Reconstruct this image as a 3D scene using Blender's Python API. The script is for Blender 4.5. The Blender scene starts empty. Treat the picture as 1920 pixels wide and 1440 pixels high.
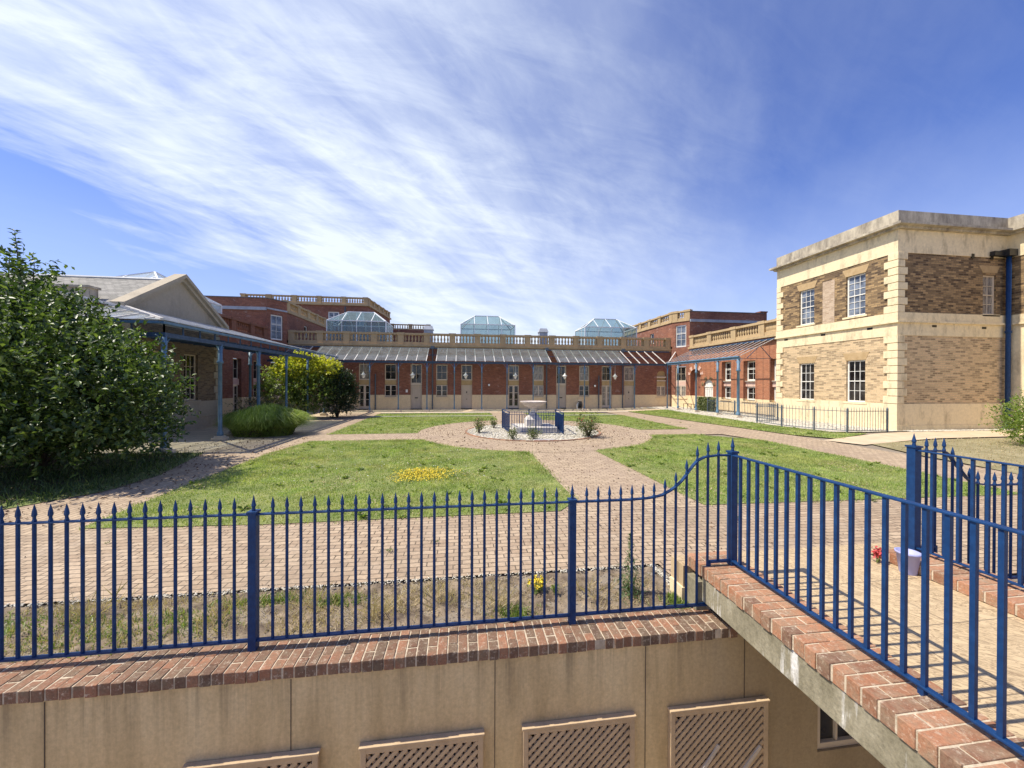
import bpy, bmesh, math, random
import numpy as np
from math import sin, cos, pi, radians, sqrt, atan2
from mathutils import Vector, Matrix
SC = bpy.context.scene
COL = SC.collection
R = random.Random(7)
NR = np.random.RandomState(11)

# ------------------------------------------------------------------ camera
YAW, PIT, ROL = radians(7.49), radians(-0.21), radians(0.23)
fw = Vector((sin(YAW)*cos(PIT), cos(YAW)*cos(PIT), sin(PIT)))
r0 = Vector((cos(YAW), -sin(YAW), 0)); u0 = r0.cross(fw)
rt = r0*cos(ROL)+u0*sin(ROL); up = -r0*sin(ROL)+u0*cos(ROL)
cd = bpy.data.cameras.new('camera'); cam = bpy.data.objects.new('camera', cd); COL.objects.link(cam)
cd.sensor_width = 36; cd.lens = 13.125; cd.clip_start = .05; cd.clip_end = 2000
M = Matrix(((rt.x, up.x, -fw.x, 0), (rt.y, up.y, -fw.y, 0), (rt.z, up.z, -fw.z, 2.25), (0, 0, 0, 1)))
cam.matrix_world = M
SC.camera = cam

# ------------------------------------------------------------------ sun, sky, exposure
SUN_EL = radians(57); SUN_AZ = radians(1.0)          # sun stands left (-X), a little beyond (+Y)
sdir = Vector((-cos(SUN_EL)*cos(SUN_AZ), cos(SUN_EL)*sin(SUN_AZ), sin(SUN_EL)))
sl = bpy.data.lights.new('sun', 'SUN'); sl.energy = 4.5; sl.angle = radians(.55); sl.color = (1, .93, .80)
so = bpy.data.objects.new('sun', sl); COL.objects.link(so)
so.rotation_euler = sdir.to_track_quat('Z', 'Y').to_euler(); so.location = (0, 0, 60)
SC.view_settings.view_transform = 'Standard'; SC.view_settings.look = 'None'
SC.view_settings.exposure = .5; SC.view_settings.gamma = 1; SC.view_settings.use_curve_mapping = False

W = bpy.data.worlds.new('World'); SC.world = W; W.use_nodes = True
nt = W.node_tree; nt.nodes.clear()
def N(tree, typ, **kw):
    n = tree.nodes.new(typ)
    for k, v in kw.items():
        if k.startswith('i_'): n.inputs[k[2:].replace('_', ' ')].default_value = v
        else: setattr(n, k, v)
    return n
def mth(tree, op, a, b=None, c=None):
    n = tree.nodes.new('ShaderNodeMath'); n.operation = op
    for i, v in enumerate((a, b, c)):
        if v is None: continue
        if isinstance(v, (int, float)): n.inputs[i].default_value = v
        else: tree.links.new(v, n.inputs[i])
    return n.outputs[0]
def mixc(tree, fac, a, b, mode='MIX'):
    n = tree.nodes.new('ShaderNodeMix'); n.data_type = 'RGBA'; n.blend_type = mode
    for s, v in ((n.inputs[0], fac), (n.inputs[6], a), (n.inputs[7], b)):
        if isinstance(v, (int, float)): s.default_value = v
        elif isinstance(v, tuple): s.default_value = (*v[:3], 1)
        else: tree.links.new(v, s)
    return n.outputs[2]
def ramp(tree, fac, stops):
    n = tree.nodes.new('ShaderNodeValToRGB'); cr = n.color_ramp
    while len(cr.elements) < len(stops): cr.elements.new(.5)
    for e, (p, c) in zip(cr.elements, stops):
        e.position = p; e.color = (*c, 1) if isinstance(c, tuple) else (c, c, c, 1)
    tree.links.new(fac, n.inputs[0]); return n.outputs[0]
def noise(tree, vec, scale, detail=4, rough=.55, dist=0.):
    n = tree.nodes.new('ShaderNodeTexNoise'); n.inputs['Scale'].default_value = scale
    n.inputs['Detail'].default_value = detail; n.inputs['Roughness'].default_value = rough
    n.inputs['Distortion'].default_value = dist
    if vec is not None: tree.links.new(vec, n.inputs['Vector'])
    return n.outputs[0]
def vscale(tree, vec, s, rot=0, loc=(0, 0, 0)):
    n = tree.nodes.new('ShaderNodeMapping'); n.inputs['Scale'].default_value = s
    n.inputs['Rotation'].default_value = (0, 0, rot); n.inputs['Location'].default_value = loc
    tree.links.new(vec, n.inputs['Vector']); return n.outputs[0]
SKYT = (.34, .46, .84)
sky = N(nt, 'ShaderNodeTexSky', sky_type='NISHITA', sun_disc=False, sun_elevation=SUN_EL,
        sun_rotation=atan2(sdir.x, sdir.y), air_density=1.0, dust_density=.6, ozone_density=2.2)
tc = N(nt, 'ShaderNodeTexCoord'); sp = N(nt, 'ShaderNodeSeparateXYZ'); nt.links.new(tc.outputs['Generated'], sp.inputs[0])
zz = mth(nt, 'ADD', mth(nt, 'MAXIMUM', sp.outputs[2], .0), .3)        # a gently domed cloud layer
px = mth(nt, 'DIVIDE', sp.outputs[0], zz); py = mth(nt, 'DIVIDE', sp.outputs[1], zz)
cmb = N(nt, 'ShaderNodeCombineXYZ'); nt.links.new(px, cmb.inputs[0]); nt.links.new(py, cmb.inputs[1])
pv = cmb.outputs[0]
def rot(v, ang, s_, loc): return vscale(nt, vscale(nt, v, (1, 1, 1), ang, loc), s_)
AX = -radians(50)
n1 = noise(nt, rot(pv, AX, (.7, 1.3, 1), (5.2, .6, 0)), 2.4, 7, .6, .3)
n2 = noise(nt, rot(pv, AX, (.8, 3.0, 1), (1.7, 4.2, 0)), 3.0, 10, .62, .55)
n3 = noise(nt, rot(pv, AX, (.6, 1.2, 1), (3.3, 1.7, 0)), 2.6, 5, .55)
n4 = noise(nt, rot(pv, -radians(12), (.8, 2.4, 1), (0, 9, 0)), 4.2, 9, .66, .5)
Lx = mth(nt, 'ADD', mth(nt, 'MULTIPLY', py, .42), -1.02-.42*1.1); Rx = mth(nt, 'ADD', mth(nt, 'MULTIPLY', py, .75), .55-.75*.9)
tt = mth(nt, 'DIVIDE', mth(nt, 'SUBTRACT', px, Lx), mth(nt, 'SUBTRACT', Rx, Lx))
tt = mth(nt, 'ADD', tt, mth(nt, 'MULTIPLY', mth(nt, 'SUBTRACT', n1, .5), .50))
tt = mth(nt, 'ADD', tt, mth(nt, 'MULTIPLY', mth(nt, 'SUBTRACT', n2, .5), .30))
tm = mth(nt, 'DIVIDE', mth(nt, 'ADD', tt, .4), 2.)
dens = ramp(nt, tm, [(.0, .0), (.17, .03), (.225, .55), (.28, 1.), (.42, .98), (.54, .72), (.67, .33), (.80, .12), (1., .07)])
wisp = ramp(nt, n2, [(.36, .0), (.5, .5), (.64, 1.)])
wv = mth(nt, 'ADD', mth(nt, 'ADD', .55, mth(nt, 'MULTIPLY', wisp, .32)), mth(nt, 'MULTIPLY', ramp(nt, n4, [(.42, 0.), (.64, 1.)]), .26))
cl = mth(nt, 'MULTIPLY', dens, wv)
cl = mth(nt, 'MULTIPLY', cl, mth(nt, 'ADD', .68, mth(nt, 'MULTIPLY', ramp(nt, n3, [(.35, 0.), (.62, 1.)]), .42)))
hz = ramp(nt, sp.outputs[2], [(.0, .62), (.12, .40), (.42, .0)])
cl = mth(nt, 'ADD', cl, mth(nt, 'MULTIPLY', hz, mth(nt, 'SUBTRACT', 1., cl)))
cl = mth(nt, 'MINIMUM', mth(nt, 'MAXIMUM', cl, 0.), .95)
skyt = mixc(nt, 1., sky.outputs[0], SKYT, 'MULTIPLY')
cloud = mixc(nt, n3, (4.1, 4.55, 5.2), (4.7, 5.1, 5.6))
skc = mixc(nt, cl, skyt, cloud)
bg = N(nt, 'ShaderNodeBackground'); bg.inputs[1].default_value = .15
nt.links.new(skc, bg.inputs[0])
wo = N(nt, 'ShaderNodeOutputWorld'); nt.links.new(bg.outputs[0], wo.inputs[0])

# ------------------------------------------------------------------ materials
def newmat(name):
    m = bpy.data.materials.new(name); m.use_nodes = True
    t = m.node_tree; b = t.nodes['Principled BSDF']; return m, t, b
def coords(t, uv=False):
    n = t.nodes.new('ShaderNodeTexCoord'); return n.outputs['UV' if uv else 'Object']
def geo(t):
    return t.nodes.new('ShaderNodeNewGeometry')
def bump(t, b, h, strength=.4, dist=.01):
    n = t.nodes.new('ShaderNodeBump'); n.inputs['Strength'].default_value = strength; n.inputs['Distance'].default_value = dist
    t.links.new(h, n.inputs['Height']); t.links.new(n.outputs[0], b.inputs['Normal'])
def mat(name, c1, c2=None, scale=3., rough=.8, metal=0., bmp=0., bscale=None, detail=6, stretch=None, spec=.5, stops=(.35, .65)):
    m, t, b = newmat(name); P = geo(t).outputs['Position']
    if stretch: P = vscale(t, P, stretch)
    n = noise(t, P, scale, detail, .6)
    t.links.new(ramp(t, n, [(stops[0], c1), (stops[1], c2 or c1)]), b.inputs['Base Color'])
    b.inputs['Roughness'].default_value = rough; b.inputs['Metallic'].default_value = metal
    b.inputs['Specular IOR Level'].default_value = spec
    if bmp: bump(t, b, noise(t, geo(t).outputs['Position'], bscale or scale*8, 5, .65), bmp)
    return m
def brickmat(name, c1, c2, mortar, w, h, ms, bias=0., dirt=None, dirts=(.5, .75), dscale=.7, bmp=.35, rough=.85,
             pale=None, palestops=(.66, .72), pscale=3., offset=.5, msmooth=.1, var=.35, ucoord=True, green=None):
    m, t, b = newmat(name); uv = coords(t, True) if ucoord else geo(t).outputs['Position']
    P = geo(t).outputs['Position']
    dn = noise(t, P, 6, 2, .5)
    wob = t.nodes.new('ShaderNodeVectorMath'); wob.operation = 'SCALE'; wob.inputs['Scale'].default_value = h*.05
    nn = t.nodes.new('ShaderNodeTexNoise'); nn.inputs['Scale'].default_value = 5; t.links.new(P, nn.inputs['Vector'])
    t.links.new(nn.outputs[1], wob.inputs[0])
    ad = t.nodes.new('ShaderNodeVectorMath'); ad.operation = 'ADD'; t.links.new(uv, ad.inputs[0]); t.links.new(wob.outputs[0], ad.inputs[1])
    br = t.nodes.new('ShaderNodeTexBrick'); t.links.new(ad.outputs[0], br.inputs['Vector'])
    br.offset = offset
    for k, v in (('Scale', 1.), ('Brick Width', w), ('Row Height', h), ('Mortar Size', ms), ('Mortar Smooth', msmooth), ('Bias', bias)):
        br.inputs[k].default_value = v
    br.inputs['Color1'].default_value = (*c1, 1); br.inputs['Color2'].default_value = (*c2, 1); br.inputs['Mortar'].default_value = (*mortar, 1)
    c = br.outputs['Color']
    big = noise(t, P, dscale, 6, .65)
    fine = noise(t, P, 22, 4, .6)
    c = mixc(t, 1., c, ramp(t, fine, [(.25, 1-var), (.75, 1+var*.5)]), 'MULTIPLY')
    if dirt: c = mixc(t, ramp(t, big, [(dirts[0], .0), (dirts[1], .8)]), c, dirt)
    if pale: c = mixc(t, ramp(t, noise(t, vscale(t, P, (1, 1, 1.6)), pscale, 7, .75), [(palestops[0], 0.), (palestops[1], .55)]), c, pale)
    if green: c = mixc(t, ramp(t, noise(t, P, 1.7, 6, .7), [(.60, 0.), (.80, .45)]), c, green)
    t.links.new(c, b.inputs['Base Color']); b.inputs['Roughness'].default_value = rough
    hgt = mth(t, 'ADD', mth(t, 'MULTIPLY', mth(t, 'SUBTRACT', 1., br.outputs['Fac']), 1.), mth(t, 'MULTIPLY', fine, .5))
    bump(t, b, hgt, bmp, .008)
    return m
def leafmat(name, ca, cb, cc=None, trans=.3, rough=.45, tcol=None):
    m, t, b = newmat(name); g = geo(t)
    c = ramp(t, g.outputs['Random Per Island'], [(0., ca), (.55, cb), (1., cc or cb)])
    c = mixc(t, ramp(t, noise(t, g.outputs['Position'], 1.4, 3), [(.35, 0.), (.7, .5)]), c, ca)
    t.links.new(c, b.inputs['Base Color']); b.inputs['Roughness'].default_value = rough
    tr = t.nodes.new('ShaderNodeBsdfTranslucent'); mx = t.nodes.new('ShaderNodeMixShader'); mx.inputs[0].default_value = trans
    t.links.new(mixc(t, 1., c, tcol or (1.5, 1.6, .7), 'MULTIPLY'), tr.inputs[0])
    t.links.new(b.outputs[0], mx.inputs[1]); t.links.new(tr.outputs[0], mx.inputs[2])
    t.links.new(mx.outputs[0], t.nodes['Material Output'].inputs[0]); return m

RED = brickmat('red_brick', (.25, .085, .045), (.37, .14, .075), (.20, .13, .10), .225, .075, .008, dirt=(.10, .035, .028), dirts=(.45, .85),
               pale=(.52, .40, .34), palestops=(.58, .68), pscale=2.2, var=.4)
ORANGE = brickmat('red_brick_sunlight_in_colour', (.36, .12, .052), (.47, .18, .085), (.34, .22, .15), .225, .075, .008, dirt=(.22, .07, .04), dirts=(.5, .9), var=.3)  # lit copy of the red brick, sunlight put into its colour
STOCK_UP = brickmat('dark_stock_brick', (.085, .048, .024), (.46, .30, .14), (.19, .14, .085), .27, .090, .010, bias=-.05, dirt=(.11, .075, .045), dirts=(.58, 1.), dscale=.5, var=.3)
STOCK_LO = brickmat('pale_stock_brick', (.09, .055, .03), (.66, .47, .27), (.54, .42, .26), .27, .090, .013, bias=.30, dirt=(.34, .24, .14), dirts=(.6, 1.), dscale=.5, var=.22)
STOCK_SH = brickmat('brown_stock_brick', (.12, .08, .045), (.26, .18, .10), (.22, .17, .12), .235, .078, .01, var=.4)
PINKBR = brickmat('pale_pink_brick', (.36, .24, .15), (.56, .42, .29), (.5, .4, .3), .235, .078, .01, bias=.2, var=.25)
def rendermat(name, c, dirtc, amt=.6, streak=True, scale=1.2, stops=(.5, .8), bmp=.25):
    m, t, b = newmat(name); P = geo(t).outputs['Position']
    n = noise(t, vscale(t, P, (1, 1, .35) if streak else (1, 1, 1)), scale, 9, .7)
    f2 = noise(t, P, 9, 6, .7)
    c_ = mixc(t, ramp(t, n, [(stops[0], 0.), (stops[1], amt)]), c, dirtc)
    c_ = mixc(t, 1., c_, ramp(t, f2, [(.3, .86), (.7, 1.06)]), 'MULTIPLY')
    t.links.new(c_, b.inputs['Base Color']); b.inputs['Roughness'].default_value = .85
    bump(t, b, noise(t, P, 60, 4, .6), bmp, .004); return m
CREAM = rendermat('cream_render', (.80, .62, .37), (.50, .38, .24), .5)
CREAMB = rendermat('weathered_cream_render', (.80, .66, .42), (.32, .25, .155), .85, scale=2.4, stops=(.50, .74))
PARAPET = rendermat('lichen_parapet', (.55, .48, .36), (.13, .105, .085), .9, scale=2.6, stops=(.38, .70), bmp=.5)
GABLE = rendermat('grey_stucco', (.42, .355, .255), (.20, .165, .12), .7, scale=1.3)
STONE = rendermat('ochre_stone', (.50, .36, .19), (.22, .16, .10), .7, scale=2.2, stops=(.45, .8))
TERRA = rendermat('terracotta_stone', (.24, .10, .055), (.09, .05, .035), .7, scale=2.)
PINKST = mat('pink_render', (.62, .40, .32), (.68, .48, .38), 2)
OCHRE = mat('ochre_panel', (.42, .29, .13), (.50, .36, .18), 3)
JOIN = mat('cream_joinery', (.60, .49, .36), (.68, .57, .43), 2, rough=.55)
WHITE = mat('white_joinery', (.74, .71, .64), (.80, .77, .70), 3, rough=.5)
DOORM = mat('putty_door', (.50, .41, .30), (.56, .46, .34), 2, rough=.55)
PVC = mat('white_lantern_frame', (.80, .80, .78), (.84, .84, .82), 3, rough=.4)
LEAD = mat('lead', (.30, .32, .35), (.42, .44, .47), 2, rough=.5)
SLATE = brickmat('grey_slate', (.20, .19, .165), (.33, .31, .27), (.12, .11, .10), .3, .16, .012, var=.3, bmp=.6)
ROOFD = mat('flat_roof', (.12, .115, .11), (.17, .165, .16), 1.5)
BLUE = mat('blue_railing_paint', (.005, .031, .105), (.009, .049, .155), 14, rough=.5, spec=.3, bmp=.12, bscale=90)
BLUEL = mat('canopy_blue_paint', (.075, .155, .24), (.13, .23, .32), 5, rough=.5)
BLUED = mat('dark_canopy_blue', (.025, .055, .10), (.045, .085, .15), 5, rough=.55)
BARM = mat('pale_glazing_bar', (.55, .50, .45), (.70, .66, .60), 4, rough=.5)
FENCEG = mat('slate_blue_railing', (.075, .10, .13), (.11, .14, .17), 6, rough=.5)
BLACK = mat('black_metal', (.012, .012, .014), None, 3, rough=.5)
GREYPL = mat('pale_grey_plastic', (.55, .55, .56), None, 3, rough=.4)
BRONZE = mat('dark_door_fitting', (.03, .027, .022), None, 3, rough=.4, metal=.5)
def glassdark(name, c, rough=.06, spec=.6, sc=1.6, c2=None, curtains=False):
    m, t, b = newmat(name); P = geo(t).outputs['Position']
    n = noise(t, vscale(t, P, (1, 1, .25) if curtains else (1, 1, 1)), 14 if curtains else sc, 3)
    t.links.new(ramp(t, n, [(.4, c), (.62, c2 or c)]), b.inputs['Base Color'])
    b.inputs['Roughness'].default_value = rough; b.inputs['Specular IOR Level'].default_value = spec
    return m
PANE = glassdark('dark_window_glass', (.010, .009, .009), c2=(.05, .045, .04))
PANEC = glassdark('curtained_window_glass', (.16, .14, .12), c2=(.34, .31, .27), curtains=True)
PANEB = glassdark('glass_painted_sky_reflection', (.05, .06, .08), c2=(.22, .25, .30), rough=.04)  # blue-grey base colour paints the reflected sky into the panes
def glassmat(name, tint, tr, rough=.05, dirt=.25):
    m, t, b = newmat(name); P = geo(t).outputs['Position']
    b.inputs['Base Color'].default_value = (*tint, 1); b.inputs['Roughness'].default_value = rough
    b.inputs['Specular IOR Level'].default_value = .8
    tb = t.nodes.new('ShaderNodeBsdfTransparent'); tb.inputs[0].default_value = (.78, .88, .88, 1)
    mx = t.nodes.new('ShaderNodeMixShader')
    f = ramp(t, noise(t, P, 1.8, 6, .7), [(.35, tr), (.7, max(0, tr-dirt))])
    t.links.new(f, mx.inputs[0]); t.links.new(b.outputs[0], mx.inputs[1]); t.links.new(tb.outputs[0], mx.inputs[2])
    t.links.new(mx.outputs[0], t.nodes['Material Output'].inputs[0]); return m
GLASSR = glassmat('canopy_glass_painted_reflection', (.22, .23, .22), .62, dirt=.32)  # pale grey body colour stands in for reflected sky
GLASSL = glassmat('greenish_lantern_glass', (.25, .36, .38), .72, dirt=.15)
GLASSW = glassmat('milky_canopy_glass', (.62, .66, .68), .62, dirt=.25)

PAVE = brickmat('pinkish_block_paving', (.37, .27, .175), (.50, .38, .25), (.15, .11, .075), .21, .105, .007, dirt=(.28, .20, .15), dirts=(.45, .85), dscale=.6, var=.25, bmp=.5, green=None)
PAVEX = brickmat('worn_block_paving', (.36, .255, .165), (.50, .375, .25), (.11, .078, .05), .215, .108, .0075, dirt=(.27, .205, .14), dirts=(.42, .80), dscale=.8, var=.35, bmp=.7, green=(.20, .19, .09), pale=(.50, .40, .30), palestops=(.52, .8), pscale=1.2)
FLAG = brickmat('yellow_flagstones', (.58, .45, .29), (.66, .52, .35), (.20, .15, .09), .9, .6, .012, var=.2, bmp=.4, dirt=(.42, .32, .2), dirts=(.5, .9))
def deckmat():
    m, t, b = newmat('riven_sandstone_slabs'); uv = coords(t, True)
    br = t.nodes.new('ShaderNodeTexBrick'); t.links.new(uv, br.inputs['Vector']); br.offset = .5
    for k, v in (('Scale', 1.), ('Brick Width', 1.1), ('Row Height', .62), ('Mortar Size', .005), ('Mortar Smooth', .2)): br.inputs[k].default_value = v
    br.inputs['Color1'].default_value = (.52, .385, .225, 1); br.inputs['Color2'].default_value = (.57, .425, .25, 1); br.inputs['Mortar'].default_value = (.16, .12, .08, 1)
    wn = noise(t, vscale(t, vscale(t, uv, (1, 1, 1), .75), (1.1, 4.2, 1)), 2.2, 6, .55, 1.6)
    wv_ = ramp(t, wn, [(.34, .9), (.40, .05), (.43, .8), (.48, .8), (.50, .05), (.53, .9), (.58, .1), (.61, 1.)])
    c = mixc(t, ramp(t, wv_, [(.1, .95), (.6, 0.), (1., 0.)]), br.outputs[0], (.20, .13, .07))
    c = mixc(t, ramp(t, noise(t, uv, 2.5, 8, .7), [(.4, 0.), (.8, .5)]), c, (.55, .42, .26))
    t.links.new(c, b.inputs['Base Color']); b.inputs['Roughness'].default_value = .8
    bump(t, b, mth(t, 'ADD', wv_, mth(t, 'MULTIPLY', mth(t, 'SUBTRACT', 1., br.outputs['Fac']), 1.5)), .45, .008); return m
DECK = deckmat()
SOIL = mat('dry_soil', (.085, .06, .04), (.30, .23, .155), 5, rough=.95, bmp=1., bscale=30)
EARTH = mat('ground_earth', (.20, .16, .12), (.28, .23, .17), 1.2, rough=.95, bmp=.5, bscale=20)
DRYG = mat('parched_turf', (.20, .17, .08), (.32, .27, .15), 2.5, rough=.95, bmp=1., bscale=40)
TURF = mat('turf', (.13, .17, .04), (.25, .26, .09), 2.2, rough=.95, bmp=1., bscale=50)
def grassmat(name, ca, cb, cc, dry, d0=.5, d1=.72):
    m, t, b = newmat(name); g = geo(t)
    c = ramp(t, g.outputs['Random Per Island'], [(0., ca), (.5, cb), (1., cc)])
    P = g.outputs['Position']
    c = mixc(t, ramp(t, noise(t, P, .55, 6, .65), [(d0, 0.), (d1, .75)]), c, dry)
    c = mixc(t, 1., c, ramp(t, noise(t, P, 1.6, 5, .65, .5), [(.32, .62), (.66, 1.3)]), 'MULTIPLY')
    t.links.new(c, b.inputs['Base Color']); b.inputs['Roughness'].default_value = .6
    tr = t.nodes.new('ShaderNodeBsdfTranslucent'); mx = t.nodes.new('ShaderNodeMixShader'); mx.inputs[0].default_value = .35
    t.links.new(mixc(t, 1., c, (1.35, 1.4, .7), 'MULTIPLY'), tr.inputs[0])
    t.links.new(b.outputs[0], mx.inputs[1]); t.links.new(tr.outputs[0], mx.inputs[2])
    t.links.new(mx.outputs[0], t.nodes['Material Output'].inputs[0]); return m
GRASS = grassmat('lawn_grass', (.17, .25, .05), (.29, .39, .08), (.44, .49, .15), (.50, .45, .19), .45, .72)
STRAW = leafmat('dry_straw', (.34, .26, .16), (.58, .47, .31), (.46, .40, .21), .3, .7)
WELLW = None
def wellwall():
    m, t, b = newmat('stained_and_shaded_tan_render'); P = geo(t).outputs['Position']
    n = noise(t, vscale(t, P, (1.6, 1, .28)), 1.5, 9, .68)
    c = ramp(t, n, [(.3, (.46, .33, .16)), (.5, (.68, .51, .27)), (.72, (.80, .63, .36))])
    sx = N(t, 'ShaderNodeSeparateXYZ'); t.links.new(P, sx.inputs[0])
    n2 = noise(t, vscale(t, P, (9, 1, .25)), 1., 6, .7)
    topd = mth(t, 'MULTIPLY', ramp(t, n2, [(.50, 0.), (.70, 1.)]), ramp(t, mth(t, 'ADD', sx.outputs[2], .9), [(.2, 0.), (.85, .7)]))
    c = mixc(t, topd, c, (.17, .12, .065))
    right = ramp(t, mth(t, 'MULTIPLY', mth(t, 'ADD', sx.outputs[0], mth(t, 'MULTIPLY', n, 1.5)), .2), [(.50, 0.), (.72, .75)])  # painted occlusion shade, render darkens towards the right
    c = mixc(t, right, c, (.27, .20, .12))
    c = mixc(t, 1., c, ramp(t, noise(t, P, 30, 4, .7), [(.25, .8), (.75, 1.12)]), 'MULTIPLY')
    t.links.new(c, b.inputs['Base Color']); b.inputs['Roughness'].default_value = .8
    bump(t, b, noise(t, P, 45, 5, .7), .5, .004); return m
WELLW = wellwall()
def beammat():
    m, t, b = newmat('mossy_concrete'); P = geo(t).outputs['Position']
    c = ramp(t, noise(t, vscale(t, P, (1, 2, .8)), 3.2, 9, .7), [(.3, (.16, .14, .085)), (.55, (.30, .265, .18)), (.75, (.42, .38, .28))])
    s = noise(t, vscale(t, P, (1, 5.5, .7)), 1.1, 7, .66)
    c = mixc(t, ramp(t, s, [(.58, 0.), (.66, .85)]), c, (.78, .76, .72))
    c = mixc(t, 1., c, ramp(t, noise(t, P, 45, 5, .7), [(.3, .7), (.7, 1.15)]), 'MULTIPLY')
    t.links.new(c, b.inputs['Base Color']); b.inputs['Roughness'].default_value = .9
    bump(t, b, noise(t, P, 35, 6, .7), .8, .006); return m
BEAM = beammat()
def copingbrick(name, stops, moss):
    m, t, b = newmat(name); g = geo(t); P = g.outputs['Position']
    c = ramp(t, g.outputs['Random Per Island'], stops)
    c = mixc(t, ramp(t, noise(t, P, 9, 8, .72), [(.42, 0.), (.66, .8)]), c, moss)
    c = mixc(t, ramp(t, noise(t, P, 26, 6, .8), [(.54, 0.), (.66, .7)]), c, (.60, .50, .38))
    c = mixc(t, 1., c, ramp(t, noise(t, P, 60, 4, .7), [(.3, .75), (.7, 1.15)]), 'MULTIPLY')
    t.links.new(c, b.inputs['Base Color']); b.inputs['Roughness'].default_value = .9
    bump(t, b, noise(t, P, 55, 6, .75), .9, .006); return m
COPBR = copingbrick('weathered_coping_brick', [(0., (.12, .070, .045)), (.5, (.22, .108, .062)), (1., (.34, .155, .085))], (.20, .15, .095))
KERBBR = copingbrick('orange_kerb_brick', [(0., (.18, .09, .055)), (.5, (.36, .155, .078)), (1., (.46, .225, .125))], (.31, .225, .145))
MORT = mat('pale_mortar', (.42, .34, .24), (.64, .53, .39), 18, rough=.95, bmp=.8, bscale=60)
PEBBLE = None
def isl(name, stops, rough=.8, bm=0.):
    m, t, b = newmat(name); g = geo(t)
    c = ramp(t, g.outputs['Random Per Island'], stops)
    c = mixc(t, 1., c, ramp(t, noise(t, g.outputs['Position'], 40, 3, .6), [(.3, .8), (.7, 1.1)]), 'MULTIPLY')
    t.links.new(c, b.inputs['Base Color']); b.inputs['Roughness'].default_value = rough
    if bm: bump(t, b, noise(t, g.outputs['Position'], 40, 4, .7), bm, .006)
    return m
PEBBLE = isl('pale_pebbles', [(0., (.36, .32, .24)), (.6, (.56, .51, .41)), (1., (.70, .66, .56))])
LITTER = isl('brown_leaf_litter', [(0., (.07, .04, .02)), (.6, (.15, .08, .04)), (1., (.24, .14, .06))])
YELLOWF = isl('yellow_petals', [(0., (.62, .45, .02)), (.6, (.78, .60, .03)), (1., (.85, .72, .10))])
WHITEF = isl('white_daisies', [(0., (.75, .75, .7)), (1., (.85, .85, .8))])
REDF = isl('red_petals', [(0., (.45, .03, .03)), (1., (.65, .10, .10))])
PINKF = isl('pink_petals', [(0., (.60, .25, .22)), (1., (.75, .45, .38))])
LEAFT = leafmat('broad_tree_leaves', (.020, .044, .011), (.070, .118, .025), (.23, .31, .08), .25, .45)
LEAFG = leafmat('golden_leaves', (.30, .34, .04), (.52, .50, .06), (.70, .62, .10), .4)
LEAFM = leafmat('mid_green_leaves', (.10, .16, .035), (.20, .27, .06), (.34, .38, .11), .35)
LEAFD = leafmat('dark_evergreen_leaves', (.014, .030, .010), (.028, .055, .014), (.09, .13, .035), .2, .4)
LEAFR = leafmat('rose_leaves', (.07, .09, .03), (.15, .19, .06), (.26, .25, .10), .3)
LEAFH = leafmat('hedge_leaves', (.07, .10, .03), (.14, .17, .06), (.36, .36, .20), .3)
LEAFY = leafmat('bright_privet_leaves', (.10, .16, .03), (.20, .28, .05), (.36, .42, .09), .35)
TUSS = leafmat('arching_grass_blades', (.14, .21, .04), (.26, .34, .07), (.44, .47, .15), .4)
BARK = mat('bark', (.05, .035, .024), (.12, .09, .06), 8, rough=.95, bmp=.8)
WOODT = rendermat('weathered_trellis_wood', (.56, .41, .25), (.30, .20, .12), .6, scale=6, streak=False)
FOUNT = mat('grey_fountain_stone', (.46, .42, .38), (.66, .62, .57), 6, rough=.85, bmp=.5)
FOUNTB = mat('pinkish_bowl_stone', (.48, .40, .34), (.64, .55, .48), 9, rough=.85, bmp=.8)
BUCK = mat('lilac_plastic', (.33, .34, .58), (.36, .37, .61), 3, rough=.45)
DARK = mat('recess_shade_black', (.012, .010, .009), None, 3, rough=.9)  # near-black colour stands for shade inside rooms and openings

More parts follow.
